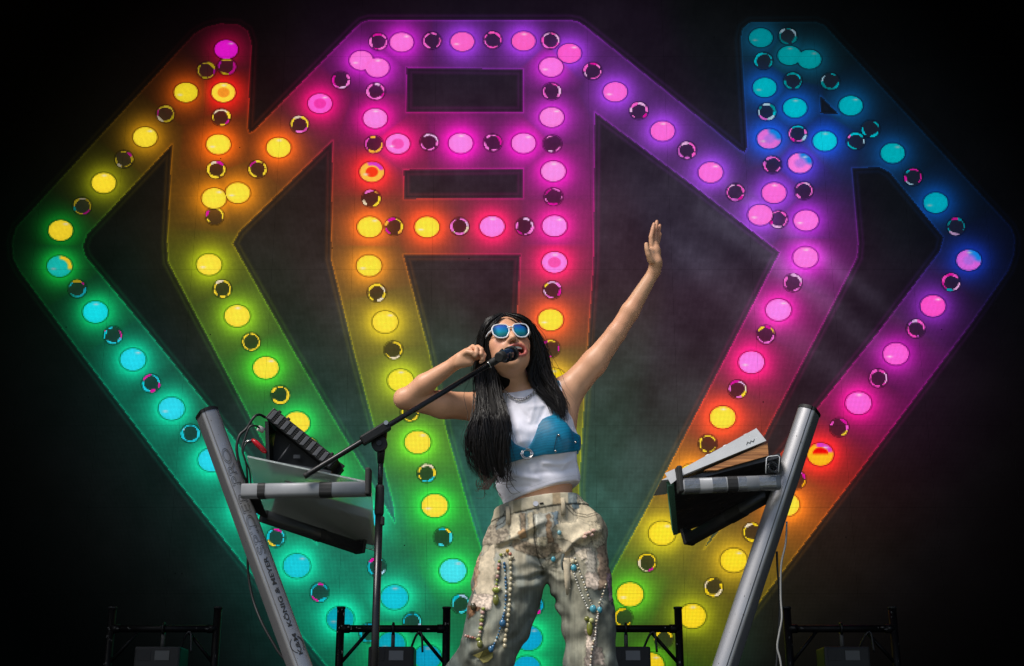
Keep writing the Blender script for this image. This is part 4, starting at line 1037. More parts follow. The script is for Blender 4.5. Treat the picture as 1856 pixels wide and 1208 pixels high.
body_o = mesh_obj('body', V, Q, m_skin, person, cols); body_o.cycles.shadow_terminator_offset = .2; body_o.cycles.shadow_terminator_geometry_offset = .2
# teeth
m_teeth = mat('teeth', (.75, .71, .63, 1), .25)
for s_, n_t, u_ in ((1, 8, MCU + .0105),):
    for i in range(n_t):
        x_ = MCX + (-.0165 + .033 * (i + .5) / n_t)
        f_ = .0940 - 9 * (x_ - MCX * .4) ** 2
        MB().box(hd(x_, f_, u_ - .0005), .0039, .004, .0095, (hX, hF, hU), .001).build('tooth', m_teeth, person)
tg = MB().ball(hd(MCX, .080, MCU - .010), (.015, .016, .006), 12, 8, (hX, hF, hU)); tg.build('tongue', mat('tongue', rgb(178, 84, 82), .4), person)

# ---- white crop top
tp = Field((-.28, -.22, .88), (.34, .22, 1.52), H)
tp.ell(P(962, 785, .01), (.149, .110, .20), .03)
tp.ell(P(976, 872, .01), (.141, .102, .15), .06)
tp.ell(P(1003, 798, -.078), (.060, .050, .062), .05); tp.ell(P(925, 802, -.078), (.060, .050, .062), .05)
tp.cap(NB_ - Vector((0, 0, .025)), P(900, 722, .02), .064, .056, .04); tp.cap(NB_ - Vector((0, 0, .025)), P(1003, 712, .02), .064, .056, .04)
tp.cap(NB_, NB_ + Vector((0, -.016, .055)), .066, .058, .03)
tp.cap(P(1010, 765, .02), P(1018, 800, .01), .048, .0500, .045); tp.cap(P(1020, 800, .0), P(1021, 862, .0), .036, .036, .04)
X, Y, Z = tp.grid()
U, Vv = proj(X, Y, Z)
ix, xs_, ys_, zs_ = tp.shell()
g1 = noise3(xs_ * 26, ys_ * 26, zs_ * 9 + xs_ * 8, 2); g2 = noise3(xs_ * 12 + zs_ * 10, ys_ * 14, zs_ * 34 - xs_ * 14, 6)
us_, vs_ = proj(xs_, ys_, zs_)
def crease(pts, w, amp): return amp * np.exp(-(polydist(us_, vs_, pts, False) / w) ** 2)
fo = sum(crease(*q) for q in [([(1008, 742), (985, 735), (960, 738)], 4, .004), ([(1000, 722), (985, 745), (975, 770)], 4, -.004), ([(925, 742), (938, 770), (945, 800)], 5, .004), ([(1040, 835), (1015, 842), (985, 840)], 4, .005),
    ([(1042, 848), (1010, 856), (970, 858)], 4, -.004), ([(912, 850), (940, 862), (975, 868)], 5, .005), ([(905, 872), (935, 884), (960, 882)], 4, -.004), ([(1042, 828), (1030, 836), (1020, 850)], 3, .004), ([(930, 712), (940, 740), (958, 760)], 4, -.003), ([(965, 712), (968, 740), (960, 765)], 4, .003)])
tp.F[ix] -= (fo * (ys_ < .04)).astype(np.float32)
tp.F[ix] += ((g1 - .5) * -.007 + (g2 - .5) * -.009).astype(np.float32)
tp.F -= (np.clip((Vv - 840) / 70, 0, 1) * .004).astype(np.float32)
# hem: a tilted plane; collar; arm holes
hl, hr, hb = P(903, 913, -.07), P(1046, 869, -.05), P(985, 915, .14)
nrm = np.array((hr - hl).cross(hb - hl).normalized()); nrm = nrm if nrm[2] > 0 else -nrm
pd = (X - hl.x) * nrm[0] + (Y - hl.y) * nrm[1] + (Z - hl.z) * nrm[2]
tp.F = np.maximum(tp.F, -pd).astype(np.float32)
cl, cr, cbk = P(916, 711, -.03), P(976, 699, -.03), P(945, 690, .1)
nrm = np.array((cr - cl).cross(cbk - cl).normalized()); nrm = nrm if nrm[2] > 0 else -nrm
tp.F = np.maximum(tp.F, (X - cl.x) * nrm[0] + (Y - cl.y) * nrm[1] + (Z - cl.z) * nrm[2]).astype(np.float32)
for c, r_ in ((P(1058, 716, .03), (.082, .2, .12)), (P(850, 740, .02), (.085, .2, .115))): tp.ell(c, r_, .004, None, True)
Vt, Qt = tp.skin(2)
ct = np.repeat(np.array(rgb(240, 238, 250)[:3])[None], len(Vt), 0)
ct *= (.96 + .06 * noise3(Vt[:, 0] * 60, Vt[:, 1] * 60, Vt[:, 2] * 60, 9))[:, None]
u_, v_ = proj(Vt[:, 0], Vt[:, 1], Vt[:, 2])
hemd = np.abs((Vt - np.array(hl)) @ np.array((hr - hl).cross(hb - hl).normalized()))
ct[(hemd > .0125) & (hemd < .0155)] *= .84
m_top = tint_mat('white_cotton', .85, bump=.35, bscale=900, spec=.2, sheen=.15)
mesh_obj('crop_top', Vt, Qt, m_top, person, ct)

# ---- blue bralette over the top
br = Field((-.28, -.22, 1.0), (.34, .22, 1.45), .0035)
br.ell(P(962, 785, .01), (.1535, .1145, .2045), .03)
br.ell(P(976, 872, .01), (.1455, .1065, .1545), .06)
br.ell(P(1001, 797, -.078), (.0645, .0545, .0665), .05); br.ell(P(925, 802, -.078), (.0645, .0545, .0665), .05)
br.cap(P(1010, 765, .02), P(1018, 800, .01), .0525, .0545, .045); br.cap(P(1020, 800, .0), P(1021, 862, .0), .0395, .0395, .04)
br.cap(NB_ - Vector((0, 0, .025)), P(1003, 712, .02), .068, .060, .04); br.cap(NB_ - Vector((0, 0, .025)), P(900, 722, .02), .068, .060, .04)
br.F -= .0035
X, Y, Z = br.grid(); U, Vv = proj(X, Y, Z); U, Vv = np.broadcast_arrays(U, Vv)
cup = [(956, 813), (963, 803), (970, 788), (976, 770), (983, 760), (993, 755), (1001, 753), (1003, 742), (1004, 690), (1014, 690), (1014, 744), (1015, 757), (1028, 768), (1038, 782), (1062, 796), (1062, 815), (1040, 819), (1010, 823), (985, 825), (966, 829), (956, 830)]
cup2 = [(956, 813), (946, 811), (934, 805), (924, 793), (918, 779), (910, 764), (904, 742), (902, 700), (892, 700), (892, 744), (880, 770), (868, 790), (860, 812), (862, 836), (905, 842), (925, 839), (945, 833), (956, 830)]
dpoly = np.minimum(polydist(U, Vv, cup), polydist(U, Vv, cup2)).astype(np.float32); isin = inpoly(U, Vv, cup) | inpoly(U, Vv, cup2)
sdp = np.where(isin, -dpoly, dpoly) / 528.0
bandz = np.maximum(np.abs(Z - P(950, 822, .1).z) - .018, -Y + .03) + 0 * X
sdp = np.where(Y < .04, sdp, 1.0); sdp = np.minimum(sdp, bandz)
br.F = np.maximum(br.F, sdp).astype(np.float32)
Vb, Qb = br.skin(2)
ub, vb = proj(Vb[:, 0], Vb[:, 1], Vb[:, 2])
tone = .5 + .5 * np.sin((vb * 1.0 + ub * .22 + 6 * vnoise(ub / 18, vb / 18, 4)) * 1.15)
cb_ = np.array(rgb(18, 128, 166)[:3])[None] * (.78 + .34 * tone[:, None]) * (.9 + .2 * vnoise(ub / 7, vb / 7, 2)[:, None])
m_bra = tint_mat('blue_crinkled_fabric', .42, bump=.5, bscale=350, spec=.45)
bra = mesh_obj('bralette', Vb, Qb, m_bra, person, cb_)
m_steel = mat('polished_steel', (.42, .41, .40, 1), .22, metal=1)
def surf_pt(u, v, Vs, off=.004):
    """point of a surface in front at photo place (u, v)"""
    uu, vv = proj(Vs[:, 0], Vs[:, 1], Vs[:, 2]); d = (uu - u) ** 2 + (vv - v) ** 2
    c = np.where(d < 30)[0]
    if not len(c): c = np.array([np.argmin(d)])
    i = c[np.argmin(Vs[c, 1])]; p = P(u, v, float(Vs[i, 1])); d_ = (Vector((0, -CAM_D, CAM_Z)) - p).normalized()
    return p + d_ * off
rc = surf_pt(955, 823, Vb, .004)
for R_a, r_a in ((.0195, .0030), (.0145, .0018)): MB().ring(rc, R_a, r_a, (.02, -1, .25), 28, 8).build('ring_buckle', m_steel, bra)
for s_ in (-1, 1): MB().box(rc + Vector((s_ * .017, -.001, 0)), .012, .006, .007, bev=.001).build('ring_tab', m_steel, bra)
for q in ((1013, 789), (1007, 818), (1043, 802)): MB().ball(surf_pt(*q, Vb, .002), .0046, 10, 6).build('stud', m_steel, bra)
MB().tube([surf_pt(1010 - 6 * t, 787 + 30 * t, Vb, .0012) for t in (0, .25, .5, .75, 1)], .0011, 6).build('seam_cord', m_ink, bra)
# ---- necklace
nk = []
for i in range(28):
    t = i / 27; u = 918 + 57 * t; v = 712 - 10 * t + 17.5 * math.sin(math.pi * t) ** .8
    nk.append(surf_pt(u, v, Vt, .004))
mb = MB()
for i, p in enumerate(nk):
    mb.ring(p, .0042, .0013, (1, -.5, .2) if i % 2 else (.2, -1, .4), 10, 6)
o = mb.build('necklace', m_steel, person); o['kind'] = 'stuff'
# ---- jeans
je = Field((-.36, -.24, .03), (.40, .30, 1.04), .0038)
hipc = P(982, 962, .02)
je.ell(P(978, 925, .015), (.150, .118, .10), .03)
je.ell(P(990, 968, .02), (.180, .132, .115), .05)
je.chain([P(932, 995, .015), P(921, 1060, 0), P(905, 1120, -.03), P(889, 1175, -.05), AL + Vector((-.02, -.02, .25)), AL + Vector((-.03, -.01, -.02))], [.108, .116, .104, .088, .085, .11], .035)
je.chain([P(1040, 985, .02), P(1052, 1060, .0), P(1066, 1120, -.02), P(1071, 1208, -.02), AR + Vector((0, 0, -.03))], [.112, .098, .084, .083, .115], .035)
je.ell(P(1071, 958, -.01), (.046, .07, .05), .04)
je.ell(P(992, 1022, .0), (.05, .07, .045), .02)
ix, X, Y, Z = je.shell(.035); U, Vv = proj(X, Y, Z)
# folds: creases fanning out from the crotch, long drapes down the legs, small crumple
cu, cv = 992.0, 1030.0
ang = np.arctan2(Vv - cv, U - cu); rad = np.sqrt((U - cu) ** 2 + (Vv - cv) ** 2)
wob = noise3(X * 14, Y * 14, Z * 14, 21)
fan = np.sin(ang * 9 + 7 * wob) * np.exp(-((rad - 60) / 62) ** 2)
drp = np.sin((U + (Vv - 1000) * .25) * .16 + 9 * noise3(X * 5, Y * 5, Z * 3, 22)) * np.clip((Vv - 1040) / 120, 0, 1)
hor = np.sin(Vv * .13 + U * .05 + 8 * noise3(X * 9, Y * 9, Z * 7, 23)) * np.clip((Vv - 1010) / 60, 0, 1)
cr = noise3(X * 34, Y * 34, Z * 40, 24) - .5
def foldline(pts, w, amp):
    d = polydist(U, Vv, pts, False); return amp * np.exp(-(d / w) ** 2)
dsp = .0030 * fan + .0026 * drp + .0026 * hor + .0045 * cr
dsp += foldline([(905, 985), (935, 972), (965, 955), (985, 945)], 6, .010) - foldline([(905, 995), (940, 984), (975, 966)], 6, .009)
dsp += foldline([(1025, 1000), (1045, 978), (1070, 965), (1085, 962)], 7, .013) - foldline([(1032, 1006), (1052, 988), (1078, 978)], 6, .010)
dsp += foldline([(998, 1040), (1010, 1050), (1040, 1050)], 6, .007) - foldline([(985, 1040), (960, 1050), (930, 1052)], 5, .008)
dsp += foldline([(978, 1060), (950, 1064), (925, 1060)], 6, .007) - foldline([(1005, 1085), (1022, 1105), (1030, 1130)], 7, .008)
dsp -= foldline([(860, 1190), (900, 1175), (940, 1150), (960, 1120)], 7, .010)
dsp *= (Y < .1)
je.F[ix] -= dsp.astype(np.float32)
G3 = je.grid()
# waistband and its top edge
wl_, wr_, wb_ = P(902, 914, -.06), P(1056, 889, -.05), P(985, 922, .15)
def plane(a, b, c):
    n = np.array((b - a).cross(c - a).normalized()); n = n if n[2] > 0 else -n
    return n, lambda X, Y, Z: (X - a.x) * n[0] + (Y - a.y) * n[1] + (Z - a.z) * n[2]
wn_, wp_ = plane(wl_, wr_, wb_)
D = wp_(*G3)
je.F -= (.004 * (D > -.045)).astype(np.float32)
je.F = np.maximum(je.F, D).astype(np.float32)
je.ell(P(978, 892, .015), (.131, .098, .07), .0, None, True)
# patches sewn on: raised by a cloth's thickness
CREAM, LACE, GREYB, BROWN, TAN, PINK, MAUVE = (214, 200, 172), (205, 188, 172), (128, 140, 142), (112, 92, 74), (186, 150, 112), (205, 165, 148), (150, 128, 140)
PATCH = [([(922, 932), (941, 930), (944, 985), (925, 978)], CREAM, 0), ([(957, 931), (967, 930), (968, 990), (957, 992)], (200, 186, 158), 0), ([(968, 933), (1000, 928), (1003, 972), (972, 975)], (170, 168, 156), 0),
 ([(971, 974), (1003, 972), (1008, 994), (975, 997)], (206, 192, 164), 1), ([(1004, 944), (1035, 950), (1050, 938), (1066, 944), (1080, 975), (1060, 990), (1040, 985), (1012, 975)], CREAM, 0),
 ([(893, 985), (897, 994), (896, 1078), (866, 1084), (858, 1060), (872, 1010)], (196, 182, 158), 0), ([(858, 1078), (895, 1078), (892, 1100), (875, 1112), (856, 1096)], LACE, 1),
 ([(1040, 991), (1073, 992), (1072, 1012), (1056, 1014), (1042, 1006)], (208, 194, 172), 1), ([(1062, 1000), (1080, 1000), (1082, 1042), (1063, 1042)], (186, 178, 164), 2), ([(1062, 1038), (1083, 1038), (1088, 1066), (1076, 1072), (1062, 1064)], LACE, 1),
 ([(1083, 995), (1096, 985), (1106, 1040), (1100, 1062), (1086, 1070)], (158, 136, 116), 1), ([(1100, 1040), (1108, 1035), (1113, 1090), (1104, 1092)], MAUVE, 1), ([(1022, 1000), (1036, 996), (1034, 1060), (1024, 1062)], (200, 184, 158), 0),
 ([(868, 962), (900, 950), (925, 968), (905, 985), (872, 990)], (162, 150, 132), 1), ([(930, 978), (985, 990), (1010, 985), (1020, 998), (985, 1012), (950, 1004), (925, 992)], (156, 140, 118), 1),
 ([(989, 933), (996, 931), (1003, 985), (994, 986)], (142, 118, 94), 1), ([(1000, 930), (1010, 926), (1012, 950), (1004, 954)], (112, 126, 134), 0), ([(942, 930), (952, 930), (954, 962), (944, 972)], (146, 130, 110), 1),
 ([(1053, 905), (1078, 922), (1085, 945), (1062, 948), (1045, 938)], (202, 188, 160), 0), ([(1036, 900), (1046, 898), (1052, 922), (1040, 926)], (104, 118, 122), 0), ([(940, 962), (952, 960), (955, 975), (942, 980)], TAN, 0),
 ([(848, 1098), (870, 1100), (868, 1108), (850, 1122)], (128, 96, 72), 1), ([(1062, 1172), (1092, 1174), (1096, 1206), (1060, 1206)], (150, 138, 128), 1), ([(1060, 1140), (1080, 1142), (1080, 1172), (1062, 1174)], LACE, 1),
 ([(862, 1010), (872, 1000), (866, 1050), (856, 1080)], (176, 146, 122), 1), ([(1066, 945), (1090, 950), (1096, 985), (1082, 996), (1074, 990)], (206, 192, 164), 2), ([(905, 925), (918, 924), (918, 950), (900, 962)], (142, 148, 144), 0)]
def ragged(u, v): return u + 5 * (vnoise(u / 6, v / 6, 51) - .5) + 2 * (vnoise(u / 2, v / 2, 52) - .5), v + 5 * (vnoise(u / 6, v / 6, 53) - .5) + 2 * (vnoise(u / 2, v / 2, 54) - .5)
ix, X, Y, Z = je.shell(.02); U, Vv = ragged(*proj(X, Y, Z)); up_ = np.zeros(len(X), np.float32)
for pl, c, k in PATCH: up_[inpoly(U, Vv, pl) & (Y < .05)] = .0030
je.F[ix] -= up_
Vj, Qj = je.skin(1)
uj, vj = proj(Vj[:, 0], Vj[:, 1], Vj[:, 2])
fr_ = Vj[:, 1] < .06
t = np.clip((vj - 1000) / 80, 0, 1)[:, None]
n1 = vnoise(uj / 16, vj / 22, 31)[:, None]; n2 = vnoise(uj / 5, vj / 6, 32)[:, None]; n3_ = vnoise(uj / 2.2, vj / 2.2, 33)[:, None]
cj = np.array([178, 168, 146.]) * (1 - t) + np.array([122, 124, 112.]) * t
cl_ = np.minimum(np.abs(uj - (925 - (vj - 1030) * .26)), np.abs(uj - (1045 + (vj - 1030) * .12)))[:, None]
wear_hl_ = np.exp(-(cl_ / 24) ** 2) * t; cj = cj * (1 - .5 * wear_hl_) + np.array([158, 152, 130.]) * .5 * wear_hl_  # worn leg centres, lightened further as a painted highlight
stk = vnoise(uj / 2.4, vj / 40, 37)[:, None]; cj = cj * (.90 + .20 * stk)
sd_ = np.clip((cl_ - 34) / 22, 0, 1) * t; cj = cj * (1 - .30 * sd_) + np.array([70, 88, 92.]) * .30 * sd_  # leg edges darkened, shade painted into the denim
cj = cj * (.84 + .22 * n1 + .12 * n2)
bl = np.clip((n1 - .55) * 4, 0, 1) * (1 - .5 * t); cj = cj * (1 - .45 * bl) + np.array([112, 126, 132.]) * .45 * bl
ur, vr = ragged(uj, vj)
for pl, c, k in PATCH:
    m = inpoly(ur, vr, pl) & fr_; q = np.array(c, float)[None] * (.88 + .16 * n2[m] + .10 * n3_[m])
    if k == 1:
        lace = vnoise(uj[m] / 2.6, vj[m] / 2.6, 35)[:, None] * .6 + .4 * vnoise(uj[m] / 7, vj[m] / 7, 36)[:, None]; q = q * (1.08 - .30 * np.clip((lace - .42) * 4, 0, 1))
    if k == 2:
        g_ = ((np.sin(uj[m] * 2.2) + np.sin(vj[m] * 2.2)) > .7)[:, None]; q = np.where(g_, q * .72, q)
    cj[m] = q
    d = polydist(ur, vr, pl); e2_ = (d < 1.1) & fr_
    cj[e2_] *= .86
Dj = (Vj - np.array(wl_)) @ wn_
wbm = Dj > -.045
cj[wbm] = np.array([182, 172, 148.]) * (.82 + .26 * n1[wbm] + .12 * n2[wbm])
for (a, b), c in (((966, 1000), (206, 196, 172)), ((905, 922), (150, 150, 136)), ((1002, 1016), (172, 152, 122)), ((1030, 1046), (136, 146, 146)), ((930, 945), (150, 142, 118))):
    m = wbm & (uj > a) & (uj < b) & fr_; cj[m] = np.array(c, float) * (.86 + .2 * n2[m])
cj[(Dj > -.0485) & (Dj < -.044)] *= .6
def stroke(pts, w, f):
    global cj
    d = polydist(uj, vj, pts, False); m = (d < w) & fr_; cj[m] *= f
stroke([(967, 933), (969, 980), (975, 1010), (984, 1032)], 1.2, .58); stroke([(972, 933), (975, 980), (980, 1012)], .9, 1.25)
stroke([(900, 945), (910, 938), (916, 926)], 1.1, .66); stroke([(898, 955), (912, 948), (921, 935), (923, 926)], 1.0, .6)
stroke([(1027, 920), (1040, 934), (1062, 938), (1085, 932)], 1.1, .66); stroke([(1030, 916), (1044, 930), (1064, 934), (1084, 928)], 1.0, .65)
stroke([(975, 1000), (990, 1016), (1000, 1012)], 1.4, .66)
for q in ((993, 1040, 16, 22),):
    pass
cj = lin(np.clip(cj, 0, 255) / 255)
m_den = tint_mat('washed_denim', .88, bump=.6, bscale=1100, noise=.10, nscale=420, spec=.15)
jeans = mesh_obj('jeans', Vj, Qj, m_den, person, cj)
m_cream = mat('cream_cotton', rgb(190, 176, 150), .9, noise=.2, nscale=90, bump=.3)
for u in (920, 1020): 
    v0 = 900 + (u - 975) * -.16 + 8
    p0, p1, p2 = surf_pt(u, v0 + 2, Vj, .004), surf_pt(u + 1, v0 + 14, Vj, .006), surf_pt(u + 1, v0 + 33, Vj, .004)
    MB().tube([p0, p1, p2], .0075, 8, flat=.4, up=(0, -1, 0)).build('belt_loop', m_cream, jeans)
pb_ = surf_pt(971, 914, Vj, .003)
MB().tube([pb_, pb_ + Vector((0, -.004, .001))], .0092, 16).build('button', mat('pewter', (.42, .43, .46, 1), .4, metal=.6), jeans)
MB().tube([surf_pt(978, 913, Vj, .001), surf_pt(985, 912, Vj, .001)], .003, 6).build('buttonhole', m_ink, jeans)
# torn ribbon, rosettes
def strip(pts, w, m, name, par=jeans):
    P3 = [surf_pt(a, b, Vj, .005) for a, b in pts]; mb = MB(); vs = []; n = len(P3)
    for i, p in enumerate(P3):
        ww = (w[i] if isinstance(w, (list, tuple)) else w) / 528
        vs += [p + Vector((-ww / 2, 0, 0)), p + Vector((ww / 2, 0, 0))]
    fs = [(2 * i, 2 * i + 1, 2 * i + 3, 2 * i + 2) for i in range(n - 1)]
    mb.add(vs, fs, True); o = mb.build(name, m, par); o.modifiers.new('cloth', 'SOLIDIFY').thickness = .0022; return o
m_lace = mat('ecru_lace', rgb(205, 190, 172), .9, col2=rgb(150, 132, 116), nscale=160, bump=.8, bscale=300)
strip([(1026, 1012), (1027, 1030), (1028, 1048), (1029, 1064), (1028, 1079)], [12, 11, 10, 9, 3], m_cream, 'torn_ribbon')
strip([(1021, 1004), (1018, 1022), (1020, 1034)], [5, 4, 3], mat('grey_ribbon', rgb(96, 102, 98), .8), 'torn_ribbon')
for q in ((1068, 966), (1072, 970), (1060, 974), (1076, 962), (1062, 968)):
    MB().ball(surf_pt(*q, Vj, .004), (.0085, .006, .006), 10, 6).build('cloth_knot', mat('pale_pink_cloth', rgb(206, 172, 156), .9), jeans)
# bead strings
BM = {}
def bead_mat(c):
    if c not in BM: BM[c] = mat('bead', rgb(*c), .22, noise=.25, nscale=80, coat=.3)
    return BM[c]
def beads(px, cols, r, step, name='bead_string', squash=1.0, seed=0):
    pts = spline([Vector((a, b, 0)) for a, b in px], 14); L = 0; out = [pts[0]]; acc = 0
    for a, b in zip(pts, pts[1:]):
        acc += (b - a).length
        if acc >= step: out.append(b); acc = 0
    rn = random.Random(seed); byc = {}
    for i, q in enumerate(out):
        c = cols[i % len(cols)]; rr = r * .80 * rn.uniform(.7, 1.15) / 528
        byc.setdefault(c, MB()).ball(surf_pt(q.x, q.y, Vj, rr * .75), (rr, rr, rr * squash), 8, 6)
    for c, mb in byc.items():
        o = mb.build(name, bead_mat(c), jeans); o['kind'] = 'stuff'
IV, BLU, LIM, PNK, TRQ, WH, CRL, OLV = (196, 184, 152), (48, 96, 132), (148, 158, 66), (198, 158, 148), (70, 150, 168), (204, 202, 192), (184, 110, 90), (112, 114, 46)
beads([(924, 1003), (925, 1020), (926, 1045), (925, 1065), (924, 1085), (922, 1110), (919, 1135), (916, 1155), (915, 1172)], [IV, IV, (198, 184, 150)], 4.4, 8.6, squash=1.15, seed=1)
beads([(914, 1022), (916, 1045), (917, 1070), (916, 1095), (912, 1120), (905, 1145), (895, 1170), (889, 1182)], [BLU, BLU, (90, 140, 165), WH, BLU], 3.0, 5.4, squash=1.2, seed=2)
beads([(905, 1018), (903, 1036), (901, 1052), (899, 1066)], [LIM, PNK, CRL, IV, PNK, LIM], 4.4, 6.5, seed=3)
beads([(908, 1006), (915, 1003), (920, 999), (926, 1006), (930, 1012)], [LIM, IV, (190, 150, 50), CRL, IV], 5.0, 7, seed=4)
beads([(876, 1104), (874, 1118), (872, 1132), (870, 1148), (867, 1158), (870, 1170)], [LIM, PNK, IV, LIM, PNK], 4.8, 6.8, squash=.8, seed=5)
beads([(844, 1153), (852, 1155), (862, 1157)], [PNK, CRL], 3.2, 4.2, seed=6)
beads([(1035, 1020), (1042, 1044), (1050, 1068), (1057, 1085), (1067, 1106)], [WH, (200, 196, 184)], 2.7, 4.2, seed=7)
beads([(1042, 1012), (1052, 1040), (1060, 1062), (1067, 1082), (1073, 1098)], [WH, IV], 2.9, 4.6, seed=8)
beads([(1098, 1060), (1092, 1080), (1086, 1096), (1082, 1120), (1078, 1150), (1072, 1185), (1070, 1210)], [IV, (150, 128, 110), WH], 2.8, 4.8, seed=9)
beads([(1086, 1100), (1082, 1130), (1078, 1160)], [(210, 200, 190)], 2.2, 4.0, seed=10)
for q, c, r_ in (((1040, 1030), TRQ, 5.5), ((1075, 1104), TRQ, 6.0), ((1087, 1106), TRQ, 5.0), ((1003, 1014), TRQ, 4.5), ((1014, 966), (120, 168, 176), 4.0), ((911, 1130), BLU, 6.0), ((890, 1177), BLU, 5.0), ((1038, 1018), IV, 4.2)):
    MB().ball(surf_pt(*q, Vj, .004), (r_ / 528, r_ * .8 / 528, r_ * 1.15 / 528), 10, 8).build('stone_bead', bead_mat(c), jeans)
for q, r1, r2, c in (((899, 1088), 5.5, 9.5, OLV), ((899, 1070), 7, 5, LIM), ((905, 1067), 4, 4, IV), ((870, 1168), 5, 7, (110, 112, 52)), ((1069, 1140), 5.5, 13, (112, 116, 30)), ((1064, 1122), 5, 4.5, OLV), ((1072, 1125), 4.5, 4.5, (190, 190, 120)), ((858, 1100), 5, 7, (70, 62, 36))):
    MB().ball(surf_pt(*q, Vj, .006), (r1 / 528, r1 * .8 / 528, r2 / 528), 12, 8).build('pendant', bead_mat(c), jeans)
sq_ = [surf_pt(a, b, Vj, .008) for a, b in ((857, 1188), (876, 1180), (882, 1176), (894, 1184), (893, 1192), (884, 1200), (876, 1202), (868, 1194))]
mb = MB(); mb.add(sq_ + [q + Vector((0, .008, 0)) for q in sq_], [tuple(range(7, -1, -1)), tuple(range(8, 16))] + [(i, (i + 1) % 8, 8 + (i + 1) % 8, 8 + i) for i in range(8)])
mb.build('fabric_flower', mat('olive_velvet', rgb(136, 128, 66), .8, noise=.4, nscale=70, bump=.8, bscale=120), jeans)
# ---- shoes
m_shoe = mat('white_leather', (.6, .6, .58, 1), .5)
for A_, yw in ((AL, .05), (AR, .1)):
    sf = Field((A_.x - .12, A_.y - .26, -.01), (A_.x + .12, A_.y + .14, .2), .005)
    sf.ell((A_.x, A_.y - .08, .055), (.046, .13, .045), .03); sf.cap((A_.x, A_.y, .06), (A_.x, A_.y, .13), .048, .046, .03)
    X, Y, Z = sf.grid(); sf.F = np.maximum(sf.F, .012 - Z + 0 * X + 0 * Y).astype(np.float32)
    v_, q_ = sf.skin(2); sho = mesh_obj('shoe', v_, q_, m_shoe, person)
    MB().box((A_.x, A_.y - .07, .0065), .092, .26, .012, bev=.004).build('sole', M_RUBBER, sho)

# ---- hair: a dense core with thousands of fine strands over it
m_hair = mat('black_hair', (.0075, .0055, .005, 1), .36, spec=.36)
m_hair.node_tree.nodes['Principled BSDF'].inputs['Anisotropic'].default_value = .5
hairV = Field((-.26, -.30, .94), (.28, .20, 1.76), .005)
hell(hairV, (0, -.026, .034), (.088, .098, .094), .0)
hell(hairV, (0, -.045, -.03), (.082, .075, .11), .03)
hairV.chain([P(938, 640, .05), P(942, 700, .11), P(948, 790, .13)], [.075, .085, .06], .04)
def YF(v):  # depth of the hair mass in front of the shoulders
    return -.02 - .13 * min(1, max(0, (v - 640) / 130))
LG = {'in': [(914, 571), (897, 588), (888, 608), (888, 640), (893, 668), (903, 700), (913, 735), (921, 775), (917, 815), (920, 850), (932, 884)],
      'mid': [(912, 568), (886, 586), (877, 612), (874, 650), (875, 690), (880, 730), (885, 780), (887, 825), (892, 860), (905, 888)],
      'out': [(908, 567), (880, 580), (870, 608), (866, 650), (868, 695), (867, 735), (854, 780), (853, 825), (868, 860), (896, 880)]}
RG = {'in': [(917, 571), (944, 582), (960, 603), (970, 632), (967, 662), (964, 690), (978, 716), (1002, 742), (1010, 772)],
      'mid': [(916, 568), (948, 578), (968, 606), (977, 640), (983, 672), (994, 700), (1008, 728), (1015, 755), (1016, 778)],
      'out': [(915, 567), (950, 574), (974, 604), (987, 640), (995, 672), (1008, 698), (1022, 722), (1028, 748), (1024, 770)]}
LY = [-.115, -.140, -.120, -.108, -.110, -.130, -.165, -.170, -.165, -.160, -.155]
RY = [-.115, -.125, -.088, -.075, -.065, -.068, -.085, -.095, -.10]
def resample(g, n=26):
    s = spline([Vector((a, b, 0)) for a, b in g], 12); L = [0]
    for a, b in zip(s, s[1:]): L.append(L[-1] + (b - a).length)
    L = np.array(L) / L[-1]; t = np.linspace(0, 1, n)
    return np.stack([np.interp(t, L, [q.x for q in s]), np.interp(t, L, [q.y for q in s])], 1)
def ydepth(Ys, n=26): return np.interp(np.linspace(0, 1, n), np.linspace(0, 1, len(Ys)), Ys)
def guide(G, Ys):
    return {k: resample(v) for k, v in G.items()}, ydepth(Ys)
gl, yl = guide(LG, LY); gr, yr = guide(RG, RY)
def push_out(p, sc=1.0):
    """keep hair outside the skull"""
    l = np.array([(p - HC).dot(hX), (p - HC).dot(hF), (p - HC).dot(hU)]) / HS - np.array([0, -.02, .032])
    r = np.array([.086, .100, .096]) * sc; k = math.sqrt(((l / r) ** 2).sum())
    if k < 1 and l[2] > -.06:
        l = l / max(k, 1e-3) + np.array([0, -.02, .032]); return hd(*l)
    return p
for g, y in ((gl, yl), (gr, yr)):
    for a, b in (('in', 'mid'), ('mid', 'out')):
        for i in range(5, 23):
            q0 = (g[a][i] + g[b][i]) / 2; q1 = (g[a][i + 1] + g[b][i + 1]) / 2
            w_ = np.linalg.norm(g[a][i] - g[b][i]) / 528
            rr = float(np.clip(w_ * .55, .010, .03)) * (1 if i < 15 else max(.35, 1 - (i - 14) * .08))
            hairV.cap(P(*q0, y[i] + .03), P(*q1, y[i + 1] + .03), rr, rr, .012)
X, Y, Z = hairV.grid()
hx = (X - HC.x) * hX.x + (Y - HC.y) * hX.y + (Z - HC.z) * hX.z; hf = (X - HC.x) * hF.x + (Y - HC.y) * hF.y + (Z - HC.z) * hF.z; hu = (X - HC.x) * hU.x + (Y - HC.y) * hU.y + (Z - HC.z) * hU.z
